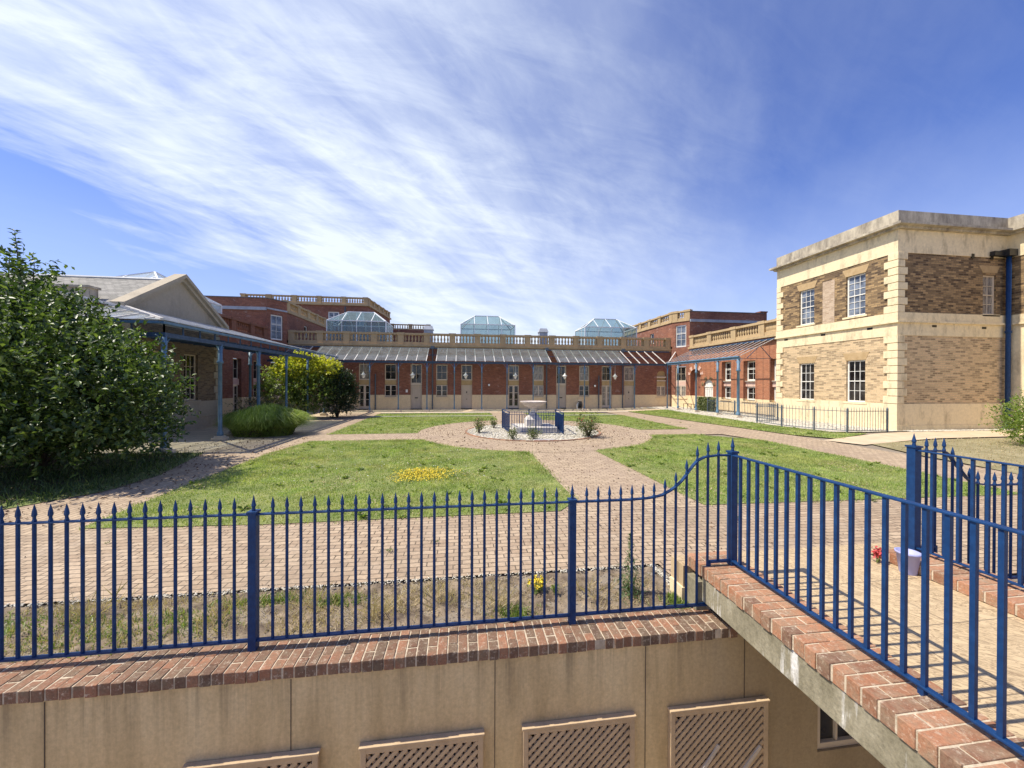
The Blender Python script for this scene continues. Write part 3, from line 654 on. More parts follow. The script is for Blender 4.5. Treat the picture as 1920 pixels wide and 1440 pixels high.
# ================================================================== BUILDINGS
def spandrel(mb, F, s0, s1, zs, zt, d=0., n=10):
    """closes the corners of a rectangular opening above an arch that springs at zs and peaks at zt"""
    c = (s0+s1)/2; r = (s1-s0)/2
    for k in range(n):
        a, b = pi*k/n, pi*(k+1)/n
        p, q = (c+r*cos(a), zs+(zt-zs)*sin(a)), (c+r*cos(b), zs+(zt-zs)*sin(b))
        mb.quad(F.p(p[0], d, p[1]), F.p(q[0], d, q[1]), F.p(q[0], d, zt), F.p(p[0], d, zt))
def door(F, s0, s1, z0, z1, parent, d=-.12, glazed=False, m=None, knob='r', letter=False):
    m = m or DOORM; b = MB()
    if not glazed:
        b.fb(F, s0+.06, s1-.06, d-.03, d, z0, z1-.05)
        b.fb(F, s0+.003, s0+.06, d-.05, d+.04, z0, z1-.003); b.fb(F, s1-.06, s1-.003, d-.05, d+.04, z0, z1-.003); b.fb(F, s0+.06, s1-.06, d-.05, d+.04, z1-.05, z1-.003)
        w = (s1-s0-.12)
        for (a, e, c, f) in ((.12, .44, .08, .38), (.56, .88, .08, .38), (.12, .44, .48, .92), (.56, .88, .48, .92)):
            x0, x1 = s0+.06+w*a, s0+.06+w*e; y0, y1 = z0+(z1-z0)*c, z0+(z1-z0)*f
            b.fb(F, x0, x1, d, d+.012, y0, y0+.02); b.fb(F, x0, x1, d, d+.012, y1-.02, y1); b.fb(F, x0, x0+.02, d, d+.012, y0+.02, y1-.02); b.fb(F, x1-.02, x1, d, d+.012, y0+.02, y1-.02)
        o = b.build('door', m, parent)
        if letter: q = MB(); q.fb(F, (s0+s1)/2-.12, (s0+s1)/2+.12, d, d+.03, z0+.85, z0+.93); q.build('letter_plate', BRONZE, o)
        else:
            q = MB(); c = F.p((s0+s1)/2, d+.03, z0+1.35); q.fb(F, (s0+s1)/2-.035, (s0+s1)/2+.035, d, d+.04, z0+1.28, z0+1.42); q.build('knocker', BRONZE, o)
            q = MB(); q.fb(F, (s0+s1)/2-.03, (s0+s1)/2+.03, d, d+.03, z0+.75, z0+.81); q.build('letter_plate', BRONZE, o)
    else:
        c = (s0+s1)/2
        for x0, x1 in ((s0+.003, s0+.09), (s1-.09, s1-.003), (c-.085, c+.085)): b.fb(F, x0, x1, d-.04, d+.03, z0, z1-.003)
        for z, h in ((z0, .22), (z1-.09, .086), (z0+.22+(z1-z0-.31)/3-.02, .035), (z0+.22+(z1-z0-.31)*2/3-.02, .035)):
            b.fb(F, s0+.09, c-.085, d-.04, d+.025, z, z+h); b.fb(F, c+.085, s1-.09, d-.04, d+.025, z, z+h)
        o = b.build('glazed_door', m, parent)
        q = MB()
        for x0, x1 in ((s0+.09, c-.085), (c+.085, s1-.09)): q.quad(F.p(x0, d-.01, z0+.2), F.p(x1, d-.01, z0+.2), F.p(x1, d-.01, z1-.08), F.p(x0, d-.01, z1-.08))
        q.build('pane', PANE if glazed is True else PANEC, o)
    s = MB(); s.fb(F, s0, s1, -.14, .02, z0-.06, z0-.002); s.build('doorstep', BRONZE, o)
    return o
def downpipe(F, s, zt, parent, head=True, r=.05, m=None):
    m = m or FENCEG; b = MB(); b.tube([F.p(s, .10, .05), F.p(s, .10, zt)], r, 8)
    for z in (.35, 1.2, 2.3): b.tube([F.p(s, .10, z), F.p(s, .10, z+.07)], r*1.35, 8)
    if head: b.fb(F, s-.14, s+.14, .02, .24, zt, zt+.22)
    return b.build('downpipe', m, parent)

# ---- far range -----------------------------------------------------
FN = Fr((0, 31.3), (1, 0), (0, -1))
nr = thing('brick_range', 'long low red brick range with stone balustrade and three glass roof lanterns', 'building', (2.5, 31.3, 0))
bays = [('B', -10.34, -9.5), ('F', -8.29, -7.4), ('B', -6.28, -5.35), ('T', -4.24, -3.33), ('B', -2.19, -1.27), ('D', -.14, .77), ('F', 3.80, 4.72),
        ('B', 5.95, 6.85), ('T', 7.95, 8.84), ('B', 9.98, 10.9), ('F', 12.02, 12.95), ('D', 14.08, 15.02), ('A', 17.12, 17.98)]
ops = []
for k, a, b in bays:
    if k == 'A': ops.append((a, b, 1.10, 3.35))
    else: ops.append((a, b, 1.08 if k == 'B' else .06, 3.74))
m = MB(); wall(m, FN, -13.6, 18.45, 1.22, 5.18, ops, .16); spandrel(m, FN, 17.12, 17.98, 2.95, 3.35)
m.build('wall', RED, nr)
m = MB(); wall(m, FN, -13.6, 18.45, 0, 1.22, ops, .18, .02)
m.quad(FN.p(-13.6, 0, 1.22), FN.p(18.45, 0, 1.22), FN.p(18.45, .02, 1.22), FN.p(-13.6, .02, 1.22)); m.build('plinth', CREAM, nr)
m = MB(); m.fb(FN, -13.55, 18.4, -.5, .16, 5.18, 5.32); m.fb(FN, -13.55, 18.4, -.5, .07, 5.06, 5.178); m.build('cornice', STONE, nr)
for i, (k, a, b) in enumerate(bays):
    P = MB()
    pmx = [PANE, PANEC, PANE, PANE, PANE, PANE, PANEB, PANEC, PANE, PANEC, PANE, PANEC, PANE][i]
    if k in 'BFD':
        P.fb(FN, a+.003, b-.003, -.14, -.06, 2.05, 2.42); P.build('panel', OCHRE, nr)
        window(FN, a, b, 2.42, 3.72, nr, cols=2, rows=2, pm=pmx, name='window', fw_=.075)
    if k == 'B': window(FN, a, b, 1.10, 2.03, nr, cols=2, rows=2, gap=.10, sill=.99, pm=PANE if i != 7 else PANEC)
    if k == 'F': door(FN, a, b, .08, 2.04, nr, glazed=True if i != 10 else 2, m=JOIN)
    if k == 'D': door(FN, a, b, .08, 2.04, nr)
    if k == 'T':
        window(FN, a, b, 2.12, 3.72, nr, cols=2, rows=2, pm=PANE, fw_=.075); P.fb(FN, a+.003, b-.003, -.14, -.05, 2.01, 2.118); P.build('transom', JOIN, nr)
        door(FN, a, b, .08, 2.0, nr, letter=True)
    if k == 'A':
        P.fb(FN, a, b, -.17, -.12, 1.10, 3.35); P.fb(FN, a, b, -.12, -.05, 2.0, 2.4); P.build('panel', OCHRE, nr)
        P = MB(); P.fb(FN, a, b, -.12, .03, 2.72, 2.84); P.fb(FN, a, b, -.12, .03, 2.42, 2.52); P.build('transom', JOIN, nr)
        window(FN, a, b, 1.12, 2.0, nr, cols=2, rows=2, gap=.10, sill=.99, pm=PANEC)
PIERS = [-13.36, -11.25, -9.25, -7.14, -5.04, -2.96, -.88, 1.20, 3.34, 5.46, 7.58, 9.70, 11.84, 14.0, 16.14, 18.2]
balustrade(FN, -13.6, 18.42, 5.322, PIERS, nr, nb=6)
for s in (-6.98, -2.47, 7.08, 11.72, 13.91): downpipe(FN, s, 2.9 if s in (-6.98, 11.72) else 5.0, nr, head=s not in (-6.98, 11.72))
m = MB(); m.box(-13.5, 31.62, 5.0, 18.4, 39.5, 5.25); m.box(-13.5, 39.5, -.02, 18.4, 39.7, 5.6); m.build('roof', ROOFD, nr)
m = MB(); m.box(-13.4, 31.7, -.02, 18.3, 31.75, 4.99); m.build('interior_shade_backing', DARK, nr)  # dark sheet added behind the windows as interior shade
lantern(-9.15, 35.4, 2.45, 1.55, 5.25, 7.55, 8.58, 1.12, .03, nr)
lantern(2.25, 35.4, 2.45, 1.55, 5.25, 7.50, 8.52, 1.12, .03, nr)
lantern(13.9, 35.4, 2.55, 1.55, 5.25, 7.52, 8.55, 1.12, .03, nr)
for x in (-3.4, 8.2):
    m = MB(); m.box(x-.42, 37.6, 5.25, x+.42, 38.4, 7.45); m.hexa([(x-.5, 37.5, 7.45), (x+.5, 37.5, 7.45), (x+.5, 38.5, 7.45), (x-.5, 38.5, 7.45)], [(x-.36, 37.7, 7.85), (x+.36, 37.7, 7.85), (x+.36, 38.3, 7.85), (x-.36, 38.3, 7.85)])
    m.build('chimney', LEAD, nr)
m = MB(); m.fb(FN, -4.75, -4.55, 0, .02, 1.95, 2.2) if False else m.fb(FN, -4.62, -4.46, .0, .02, 1.42, 1.66); m.build('wall_plaque', WHITE, nr)
# ---- corner blocks ---------------------------------------------------
def corner_block(sg, X0, name, label, Xs_end, plain):
    """two storey block with a canted corner; sg=+1 right hand, -1 left hand (mirror)"""
    t = thing('corner_block', label, 'building', (X0+sg*2, 31, 0)); rq = MB(); rq.quad((X0, 31.05, 0), (X0, 31.6, 0), (X0, 31.6, 5.5), (X0, 31.05, 5.5)); rq.build('return_wall', RED, t)
    FW = Fr((X0, 31.05), (0, 1), (-sg, 0)); FC = Fr((X0, 31.05), (sg*.8, -1.35), (-1.35*sg, -.8)); FS = Fr((X0+sg*.8, 29.7), (sg, 0), (0, -1))
    Lc = sqrt(.8**2+1.35**2); Ls = abs(Xs_end-(X0+sg*.8)); ZT = 7.62
    w1 = (.32, 1.26)
    m = MB(); wall(m, FW, 0, 10.5, 5.3, ZT, [(3.2, 3.9, 6.1, 7.1)]); wall(m, FC, 0, Lc, 1.22, ZT, [(*w1, 5.40, 7.30), (*w1, 1.08, 3.72)], .14)
    wall(m, FS, 0, Ls, 5.3, ZT, [])
    if plain: wall(m, FS, 0, Ls, ZT+.12, 8.40, []); wall(m, FC, 0, Lc, ZT+.12, 8.40, [])
    else: wall(m, FS, 0, Ls, ZT+.12, 8.40, [])
    m.build('wall', RED, t)
    m = MB(); wall(m, FC, 0, Lc, 0, 1.22, [(*w1, 1.08, 3.72)], .16, .02); m.build('plinth', CREAM, t)
    window(FC, *w1, 5.42, 7.28, t, cols=2, rows=3, pm=PANEB, fm=WHITE, meet=.62, fw_=.08)
    window(FC, *w1, 2.42, 3.70, t, cols=2, rows=2, pm=PANE, fw_=.075); window(FC, *w1, 1.10, 2.03, t, cols=2, rows=2, gap=.1, sill=.99, pm=PANEC)
    P = MB(); P.fb(FC, w1[0]+.003, w1[1]-.003, -.14, -.06, 2.05, 2.42); P.build('panel', PINKST, t)
    window(FW, 3.22, 3.88, 6.12, 7.08, t, cols=1, rows=2, pm=PANE, fm=WHITE)
    m = MB(); m.fb(FW, 0, 10.5, -.4, .08, ZT, ZT+.12); m.build('string_course', STONE, t)
    m = MB(); m.fb(FC, 0, Lc, -.4, .07, ZT-.003, ZT+.118); m.build('string_course', STONE if sg > 0 else LEAD, t)
    m = MB(); m.fb(FS, 0, Ls, -.3, .12, ZT-.10, ZT+.12); m.build('lead_gutter', LEAD, t)
    m = MB(); m.fb(FS, 0, Ls, -.3, .05, 8.40, 8.46); 
    if plain: m.fb(FC, 0, Lc, -.3, .05, 8.403, 8.463)
    m.build('parapet_coping', ROOFD, t)
    balustrade(FW, .1, 10.4, ZT+.122, [.3+1.95*k for k in range(6)], t, nb=5, h=.82, me=None, m=None)
    if not plain: balustrade(FC, 0, Lc, ZT+.121, [.24, Lc-.24], t, nb=3, h=.818)
    m = MB(); x0, x1 = sorted((X0+sg*.35, Xs_end)); m.box(x0, 31.3, 7.2, x1, 41.5, 7.4); m.build('roof', ROOFD, t)
    m = MB(); xe = Xs_end; m.box(min(xe, xe-sg*.2), 29.72, 5.2, max(xe, xe-sg*.2), 41.5, 8.4); m.build('end_wall', RED, t)
    return t, FC
corner_block(1, 18.42, 'corner_block', 'red brick corner block with ochre balustrade rising right of the far range', 26.2, False)
cbl, _ = corner_block(-1, -13.58, 'corner_block', 'red brick corner block with plain parapet and lead gutter left of the far range', -24.0, True)
m = MB(); m.box(26.1, 29.9, 6.9, 26.7, 30.5, 8.55); m.box(26.05, 29.85, 8.55, 26.75, 30.55, 8.65)
o = m.build('chimney', RED, None); tag(o, 'squat brick chimney at the right end of the corner block roofline', 'chimney')
# ---- tall rear block -------------------------------------------------
rb = thing('rear_block', 'tallest red brick block at the back left with balustraded flat roof', 'building', (-15, 44, 0))
FR_ = Fr((-24.0, 44), (1, 0), (0, -1)); FE = Fr((-10.7, 44), (.64, 7.6), (7.6, -.64))
m = MB(); wall(m, FR_, 0, 13.3, 4.5, 10.8, [(9.05, 10.24, 8.5, 10.1), (5.2, 6.3, 8.5, 10.1), (12.0, 12.9, 8.5, 10.1)]); wall(m, FE, 0, 9, 4.5, 10.8, []); m.build('wall', RED, rb)
for a, b in ((9.05, 10.24), (5.2, 6.3), (12.0, 12.9)): window(FR_, a, b, 8.5, 10.1, rb, cols=2, rows=3, fm=WHITE, pm=PANEB, fw_=.12, bw=.05, gap=.1)
m = MB(); m.fb(FR_, 0, 13.45, -.3, .2, 10.8, 10.98); m.fb(FE, -.1, 9, -.3, .2, 10.803, 10.983); m.build('cornice', STONE, rb)
balustrade(FR_, 0, 13.3, 10.985, [.3+2.6*k for k in range(5)]+[13.05], rb, nb=7, h=.80)
balustrade(FE, 0.3, 9, 10.987, [.6, 2.4, 4.2, 6.0, 7.8, 8.8], rb, nb=5, h=.80)
m = MB(); m.box(-24, 44.3, 10.5, -10.9, 52.5, 10.79); m.build('roof', ROOFD, rb)
m = MB(); m.box(-9.8, 52, 4.5, -4.4, 52.4, 9.35); m.build('lower_wing', RED, rb)
balustrade(Fr((-9.8, 52), (1, 0), (0, -1)), 0, 5.4, 9.35, [.3, 2.7, 5.1], rb, nb=6, h=.75)
m = MB(); m.tube([FR_.p(10.9, .1, 4.6), FR_.p(10.9, .1, 10.7)], .07, 6); m.build('downpipe', FENCEG, rb)
# ---- left range and pavilion -----------------------------------------
FL = Fr((-14.3, 21.1), (0, 1), (1, 0))
lr = thing('side_range', 'left red brick range behind the glass canopy, shaded terracotta balustrade on its parapet', 'building', (-14.3, 25, 0))
lo = [(1.9, 2.8, 1.08, 3.74), (4.4, 5.3, .1, 3.74), (6.7, 7.6, 1.08, 3.74)]
m = MB(); wall(m, FL, 0, 8.6, 1.22, 5.18, lo, .3); m.build('wall', RED, lr)
m = MB(); wall(m, FL, 0, 8.6, 0, 1.22, lo, .32, .02); m.build('plinth', CREAM, lr)
for a, b, c, d in lo:
    window(FL, a, b, 2.42, 3.72, lr, d=-.25, pm=PANE); P = MB(); P.fb(FL, a, b, -.3, -.15, 2.03, 2.42); P.build('panel', PINKST, lr)
    if c > 1: window(FL, a, b, 1.1, 2.03, lr, d=-.25, gap=.1, sill=.99)
    else: door(FL, a, b, .1, 2.02, lr, d=-.25, glazed=True, m=JOIN)
m = MB(); m.fb(FL, 0, 8.6, -.4, .15, 5.18, 5.32); m.build('cornice', TERRA, lr)
balustrade(FL, 0, 8.6, 5.322, [.3, 2.4, 4.5, 6.6, 8.3], lr, nb=7, me=BALT, m=TERRA)
m = MB(); m.box(-24, 21.1, 5.0, -14.6, 29.68, 5.2); m.build('roof', ROOFD, lr)
lantern(-17.9, 24.4, 2.1, 2.5, 5.2, 7.25, 8.62, .03, .03, lr, ncx=3, ncy=4, mat_=GLASSW)

pv_ = thing('pavilion', 'stuccoed gable pavilion with slate roof and pediment standing behind the left canopy', 'building', (-12.5, 18.4, 0))
FP = Fr((-12.5, 15.66), (0, 1), (1, 0)); FPS = Fr((-12.5, 15.66), (-1, 0), (0, -1))
po = [(3.0, 3.9, 1.36, 3.50), (1.1, 2.0, 1.36, 3.50)]
m = MB(); wall(m, FP, 0, 5.42, 1.30, 4.6, po, .2); wall(m, FPS, 0, 10, 1.3, 4.6, [(2, 2.9, 1.36, 3.5)], .2)
m.quad((-12.5, 21.08, 1.3), (-14.3, 21.08, 1.3), (-14.3, 21.08, 4.6), (-12.5, 21.08, 4.6)); m.build('wall', STOCK_SH, pv_)
m = MB(); m.fb(FP, -.0, 5.46, -.3, .04, 0, 1.3); m.fb(FP, -.0, 5.5, 0, .075, .55, .60); m.fb(FP, -.0, 5.5, .0, .09, .0, .12)
m.fb(FPS, .301, 10, -.3, .04, 0, 1.3); m.quad((-12.8, 21.12, 0), (-14.3, 21.12, 0), (-14.3, 21.12, 1.3), (-12.8, 21.12, 1.3)); m.build('plinth', GABLE, pv_)
for k in range(9):
    w = .42 if k % 2 else .28
    m = MB(); m.fb(FP, 5.44-w, 5.45, -.05, .035, 1.32+k*.36, 1.32+k*.36+.33); m.build('quoin', GABLE, pv_)
    m = MB(); m.fb(FP, -.03, w, -.05, .035, 1.32+k*.36, 1.32+k*.36+.33); m.build('quoin', GABLE, pv_)
for a, b, c, d in po: window(FP, a, b, c, d, pv_, d=-.14, cols=3, rows=4, meet=.5, pm=PANE, sill=1.36, sillm=GABLE)
window(FPS, 2, 2.9, 1.36, 3.5, pv_, d=-.14, cols=3, rows=4, meet=.5, sill=1.36, sillm=GABLE)
m = MB(); wall(m, FP, 0, 5.42, 4.6, 5.05, []); m.add([FP.p(0, 0, 5.05), FP.p(5.42, 0, 5.05), FP.p(2.74, 0, 6.75)], [(0, 1, 2)])
wall(m, FPS, 0, 10, 4.6, 5.05, []); m.quad((-12.5, 21.08, 4.6), (-14.3, 21.08, 4.6), (-14.3, 21.08, 5.1), (-12.5, 21.08, 5.1)); m.build('gable', GABLE, pv_)
m = MB()
for s0, z0, s1, z1 in ((-.35, 4.98, 2.74, 6.86), (5.78, 4.98, 2.74, 6.86)):
    nv = Vector((0, -(z1-z0), (s1-s0))); 
    m.hexa([FP.p(s0, -.2, z0), FP.p(s0, .28, z0), FP.p(s1, .28, z1), FP.p(s1, -.2, z1)], [FP.p(s0, -.2, z0+.16), FP.p(s0, .28, z0+.16), FP.p(s1, .28, z1+.16), FP.p(s1, -.2, z1+.16)])
    m.hexa([FP.p(s0+(.2 if s0 < 1 else -.2), -.1, z0-.06), FP.p(s0+(.2 if s0 < 1 else -.2), .16, z0-.06), FP.p(s1, .16, z1-.16), FP.p(s1, -.1, z1-.16)],
           [FP.p(s0+(.2 if s0 < 1 else -.2), -.1, z0+.10), FP.p(s0+(.2 if s0 < 1 else -.2), .16, z0+.10), FP.p(s1, .16, z1-.003), FP.p(s1, -.1, z1-.003)])
m.build('raking_cornice', GABLE, pv_)
m = MB(); RZ, EZ = 6.72, 5.1
m.quad((-12.72, 15.4, EZ), (-24, 15.4, EZ), (-24, 18.4, RZ), (-12.72, 18.4, RZ)); m.quad((-12.72, 21.4, EZ), (-24, 21.4, EZ), (-24, 18.4, RZ), (-12.72, 18.4, RZ)); ro = m.build('roof', SLATE, pv_)
m = MB(); m.tube([(-12.9, 18.4, RZ+.02), (-24, 18.4, RZ+.02)], .07, 6); m.build('ridge', LEAD, ro)
m = MB(); m.box(-24, 15.38, 4.95, -13.4, 15.72, 5.62); m.box(-24, 15.30, 5.62, -13.35, 15.78, 5.70); m.box(-24, 15.25, 4.82, -13.0, 15.7, 4.95); m.build('parapet', PARAPET, pv_)
# ---- right range ------------------------------------------------------
FRR = Fr((19.2, 29.7), (0, -1), (-1, 0)); Y2 = lambda y: 29.7-y
rr = thing('side_range', 'right red brick range coloured sunlit orange with arched recess, arched white door and ochre balustrade', 'building', (19.2, 25, 0))
ro_ = [(Y2(29.55), Y2(28.15), .15, 3.45), (Y2(27.75), Y2(26.63), .2, 2.56), (Y2(25.66), Y2(24.68), 1.08, 3.85), (Y2(23.48), Y2(22.42), 1.08, 3.8), (Y2(21.22), Y2(20.3), 1.08, 3.8)]
m = MB(); wall(m, FRR, 0, 9.4, 1.22, 5.18, ro_[1:], .38); 
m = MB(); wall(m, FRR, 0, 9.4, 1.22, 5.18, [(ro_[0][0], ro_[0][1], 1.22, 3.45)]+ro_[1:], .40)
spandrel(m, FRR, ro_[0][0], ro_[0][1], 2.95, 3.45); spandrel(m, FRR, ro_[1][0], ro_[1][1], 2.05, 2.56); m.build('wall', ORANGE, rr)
m = MB(); m.fb(FRR, ro_[0][0], ro_[0][1], -.8, -.40, 0, 4.0); m.build('recess_wall', RED, rr)
m = MB(); wall(m, FRR, 0, 9.4, 0, 1.22, ro_[1:], .40, .02); m.build('plinth', CREAM, rr)
def vous(F, s0, s1, zs, zt, par, th=.34, n=9, m_=None):
    c = (s0+s1)/2; r = (s1-s0)/2; b = MB()
    for k in range(n):
        a, e = pi*(k+.08)/n, pi*(k+.92)/n
        def q(an, o): return F.p(c+(r+o)*cos(an), .0, zs+((zt-zs)+o)*sin(an))
        def q2(an, o): return F.p(c+(r+o)*cos(an), .035, zs+((zt-zs)+o)*sin(an))
        if k % 2: continue
        b.hexa([q(a, .0), q(e, .0), q(e, th), q(a, th)], [q2(a, .0), q2(e, .0), q2(e, th), q2(a, th)])
    return b.build('arch_stones', m_ or STOCK_SH, par)
vous(FRR, ro_[0][0], ro_[0][1], 2.95, 3.45, rr, m_=PINKST); vous(FRR, ro_[1][0], ro_[1][1], 2.05, 2.56, rr, .28, 7, STOCK_UP)
d_ = MB(); a, b = ro_[1][0], ro_[1][1]
d_.fb(FRR, a, b, -.2, -.12, .2, 2.6); d_.fb(FRR, a, b, -.12, -.07, 1.95, 2.05); d_.fb(FRR, (a+b)/2-.025, (a+b)/2+.025, -.12, -.08, .2, 1.95)
for x0, x1 in ((a+.1, (a+b)/2-.08), ((a+b)/2+.08, b-.1)):
    d_.fb(FRR, x0, x1, -.12, -.10, 1.1, 1.12); d_.fb(FRR, x0, x1, -.12, -.10, 1.8, 1.82)
d_.build('arched_door', WHITE, rr)
for a, b, c, d in ro_[2:]:
    window(FRR, a+.02, b-.02, 2.44, d-.02, rr, d=-.33, cols=2, rows=3, pm=PANE, fm=WHITE, fw_=.09, meet=.6); P = MB(); P.fb(FRR, a, b, -.39, -.18, 2.05, 2.36); P.build('panel', PINKST, rr)
    P = MB(); P.fb(FRR, a, b, -.37, -.12, 2.362, 2.44); P.build('sill', JOIN, rr)
    window(FRR, a+.02, b-.02, 1.12, 2.04, rr, d=-.33, cols=2, rows=2, pm=PANE, fm=WHITE, fw_=.09, sill=1.08)
m = MB(); m.fb(FRR, 0, 9.4, -.4, .15, 5.18, 5.32); m.build('cornice', STONE, rr)
balustrade(FRR, 0, 9.4, 5.322, [.28, 2.55, 5.2, 7.75, 9.2], rr, nb=9)
m = MB(); m.box(19.5, 20.3, 5.0, 27, 29.68, 5.2); m.build('roof', ROOFD, rr)
m = MB(); m.box(19.62, 20.35, 0, 19.7, 29.6, 5.0); m.build('interior_shade_backing', DARK, rr)
# ---- big stock brick block ---------------------------------------------
sb = thing('stock_brick_block', 'two storey yellow stock brick block with cream bands, quoins and sash windows at the right', 'building', (20, 15, 0))
FA = Fr((19.05, 14.17), (0, 1), (-1, 0)); FB = Fr((19.05, 14.17), (1, 0), (0, -1)); FCc = Fr((24.95, 14.17), (0, -1), (-1, 0))
LA, LB, LC = 6.36, 5.9, 9.
wu = [(3.95, 4.86, 5.55, 7.52), (1.33, 2.24, 5.57, 7.60)]; wl = [(3.93, 4.84, 1.34, 3.40), (1.31, 2.20, 1.36, 3.42)]
wb = [(4.56, 5.30, 5.45, 7.28)]
m = MB(); wall(m, FA, 0, LA, 5.43, 8.08, wu, .18); wall(m, FB, 0, LB, 5.43, 8.08, wb, .16); wall(m, FCc, 0, LC, 5.43, 8.08, []); m.build('upper_wall', STOCK_UP, sb)
m = MB(); wall(m, FA, 0, LA, 1.38, 4.42, wl, .18); wall(m, FB, 0, LB, 1.38, 4.42, []); m.build('lower_wall', STOCK_LO, sb)
def band(name, z0, z1, p, m_, zz=(0,), back=.3):
    """one course run round the three faces of the block with mitred corners"""
    o = [(19.05-p, 20.53+p*.5), (19.05-p, 14.17-p), (24.95-p, 14.17-p), (24.95-p, 5.2)]
    i_ = [(19.05+back, 20.53+p*.5), (19.05+back, 14.17+back), (24.95+back, 14.17+back), (24.95+back, 5.2)]
    b = MB(); v = []
    for z in (z0, z1): v += [(x, y, z) for x, y in o]+[(x, y, z) for x, y in i_]
    f = []
    for k in range(3): f += [(k, k+1, k+9, k+8), (k+4, k+12, k+13, k+5), (k+8, k+9, k+13, k+12), (k, k+4, k+5, k+1)]
    f += [(0, 8, 12, 4), (3, 7, 15, 11)]
    b.add(v, f); return b.build(name, m_, sb)
band('frieze', 8.08, 9.10, .03, CREAMB); band('render_band', 4.42, 4.98, .03, CREAMB); band('string_course', 4.98, 5.06, .13, CREAMB); band('render_band', 5.06, 5.43, .07, CREAMB)
band('plinth', 0, .42, .08, CREAMB); band('plinth', .42, 1.38, .05, CREAMB); m = MB(); m.quad((24.915, 14.12, 1.38), (24.915, 5.2, 1.38), (24.915, 5.2, 4.42), (24.915, 14.12, 4.42)); m.build('rendered_wall', CREAMB, sb)
band('cornice', 9.10, 9.20, .20, PARAPET); band('cornice', 9.20, 9.30, .42, PARAPET); band('parapet', 9.30, 9.92, .06, PARAPET)
def quoins(F, s_edge, sgn, z0, z1, n, dd=.07):
    h = (z1-z0)/n
    for k in range(n):
        w = .46 if k % 2 == 0 else .30
        a, b = (s_edge, s_edge+sgn*w); q = MB(); q.fb(F, min(a, b), max(a, b), -.02, dd, z0+k*h+.012, z0+(k+1)*h-.012); q.build('quoin', CREAMB, sb, bevel=.012)
for z0, z1, n in ((5.43, 8.10, 8), (1.38, 4.42, 9)):
    quoins(FA, LA, -1, z0, z1, n); h = (z1-z0)/n
    for k in range(n):                      # corner stones wrap both faces
        wa, wb_ = (.50, .30) if k % 2 == 0 else (.34, .44)
        z_, zz_ = z0+k*h+.012, z0+(k+1)*h-.012
        q = MB(); X_, Y_ = 19.05-.07, 14.17-.07; lo_ = [(X_, Y_), (19.05+wb_, Y_), (19.05+wb_, 14.19), (19.07, 14.19), (19.07, 14.17+wa), (X_, 14.17+wa)]
        q.add([(x, y, z_) for x, y in lo_]+[(x, y, zz_) for x, y in lo_], [(0, 3, 2, 1), (0, 5, 4, 3), (6, 7, 8, 9), (6, 9, 10, 11)]+[(i, (i+1) % 6, (i+1) % 6+6, i+6) for i in range(6)])
        q.build('quoin', CREAMB, sb, bevel=.012)
for i, (a, b, c, d) in enumerate(wu+wl):
    window(FA, a, b, c, d, sb, d=-.12, cols=3, rows=6 if i < 2 else 4, fm=WHITE, pm=PANEB if i < 2 else PANE, meet=.5, fw_=.07, sill=c+.01, sillm=CREAMB)
    L_ = MB(); L_.hexa([FA.p(a-.02, .0, d), FA.p(b+.02, .0, d), FA.p(b+.02, .012, d), FA.p(a-.02, .012, d)], [FA.p(a-.18, .0, d+.36), FA.p(b+.18, .0, d+.36), FA.p(b+.18, .012, d+.36), FA.p(a-.18, .012, d+.36)]); L_.build('lintel', mat('gauged_brick', (.40, .27, .13), (.48, .34, .18), 5) if i == 0 else bpy.data.materials['gauged_brick'], sb)
for a, b, c, d in wb:
    window(FB, a, b, c, d, sb, d=-.10, cols=2, rows=4, fm=JOIN, pm=PANEC, meet=.5, fw_=.07, sill=c+.01, sillm=CREAMB)
    L_ = MB(); L_.hexa([FB.p(a-.02, .0, d+.1), FB.p(b+.02, .0, d+.1), FB.p(b+.02, .012, d+.1), FB.p(a-.02, .012, d+.1)], [FB.p(a-.22, .0, d+.42), FB.p(b+.18, .0, d+.42), FB.p(b+.18, .012, d+.42), FB.p(a-.22, .012, d+.42)]); L_.build('lintel', bpy.data.materials['gauged_brick'], sb)
L_ = MB(); L_.fb(FA, 2.82, 3.46, 0, .012, 5.45, 7.66); L_.build('blocked_window', PINKBR, sb)
for F, s, z in ((FA, 5.7, 4.86), (FA, 3.4, 4.86), (FA, 1.1, 4.86), (FB, 1.9, 4.86), (FB, 4.6, 4.84)): m = MB(); m.fb(F, s-.12, s+.12, .0, .036, z-.05, z+.05); m.build('air_brick', BRONZE, sb)
for s in (3.95, 5.0): m = MB(); m.fb(FB, s-.08, s+.08, .0, .04, 8.0, 8.2); m.build('air_brick', BRONZE, sb)
m = MB(); m.tube([(24.72, 13.98, .15), (24.72, 13.98, 8.1)], .085, 10)
for z in (.9, 4.6): m.tube([(24.72, 13.98, z), (24.72, 13.98, z+.12)], .11, 10)
m.build('downpipe', BLUE, sb, smooth=True)
m = MB(); m.box(24.45, 13.8, 8.1, 24.92, 14.13, 8.4); m.box(23.9, 13.95, 8.12, 24.45, 14.12, 8.32); m.build('rainwater_head', BLACK, sb)
m = MB(); m.box(19.3, 14.4, 9.3, 34, 20.5, 9.4); m.box(25.2, 5.2, 9.31, 34, 14.4, 9.41); m.box(19.4, 20.40, 5, 34, 20.53, 9.3); m.build('roof', ROOFD, sb)
m = MB(); m.box(19.3, 14.4, 0, 19.4, 20.3, 9.2); m.box(19.4, 14.38, 0, 24.9, 14.48, 9.2); m.build('interior_shade_backing', DARK, sb)

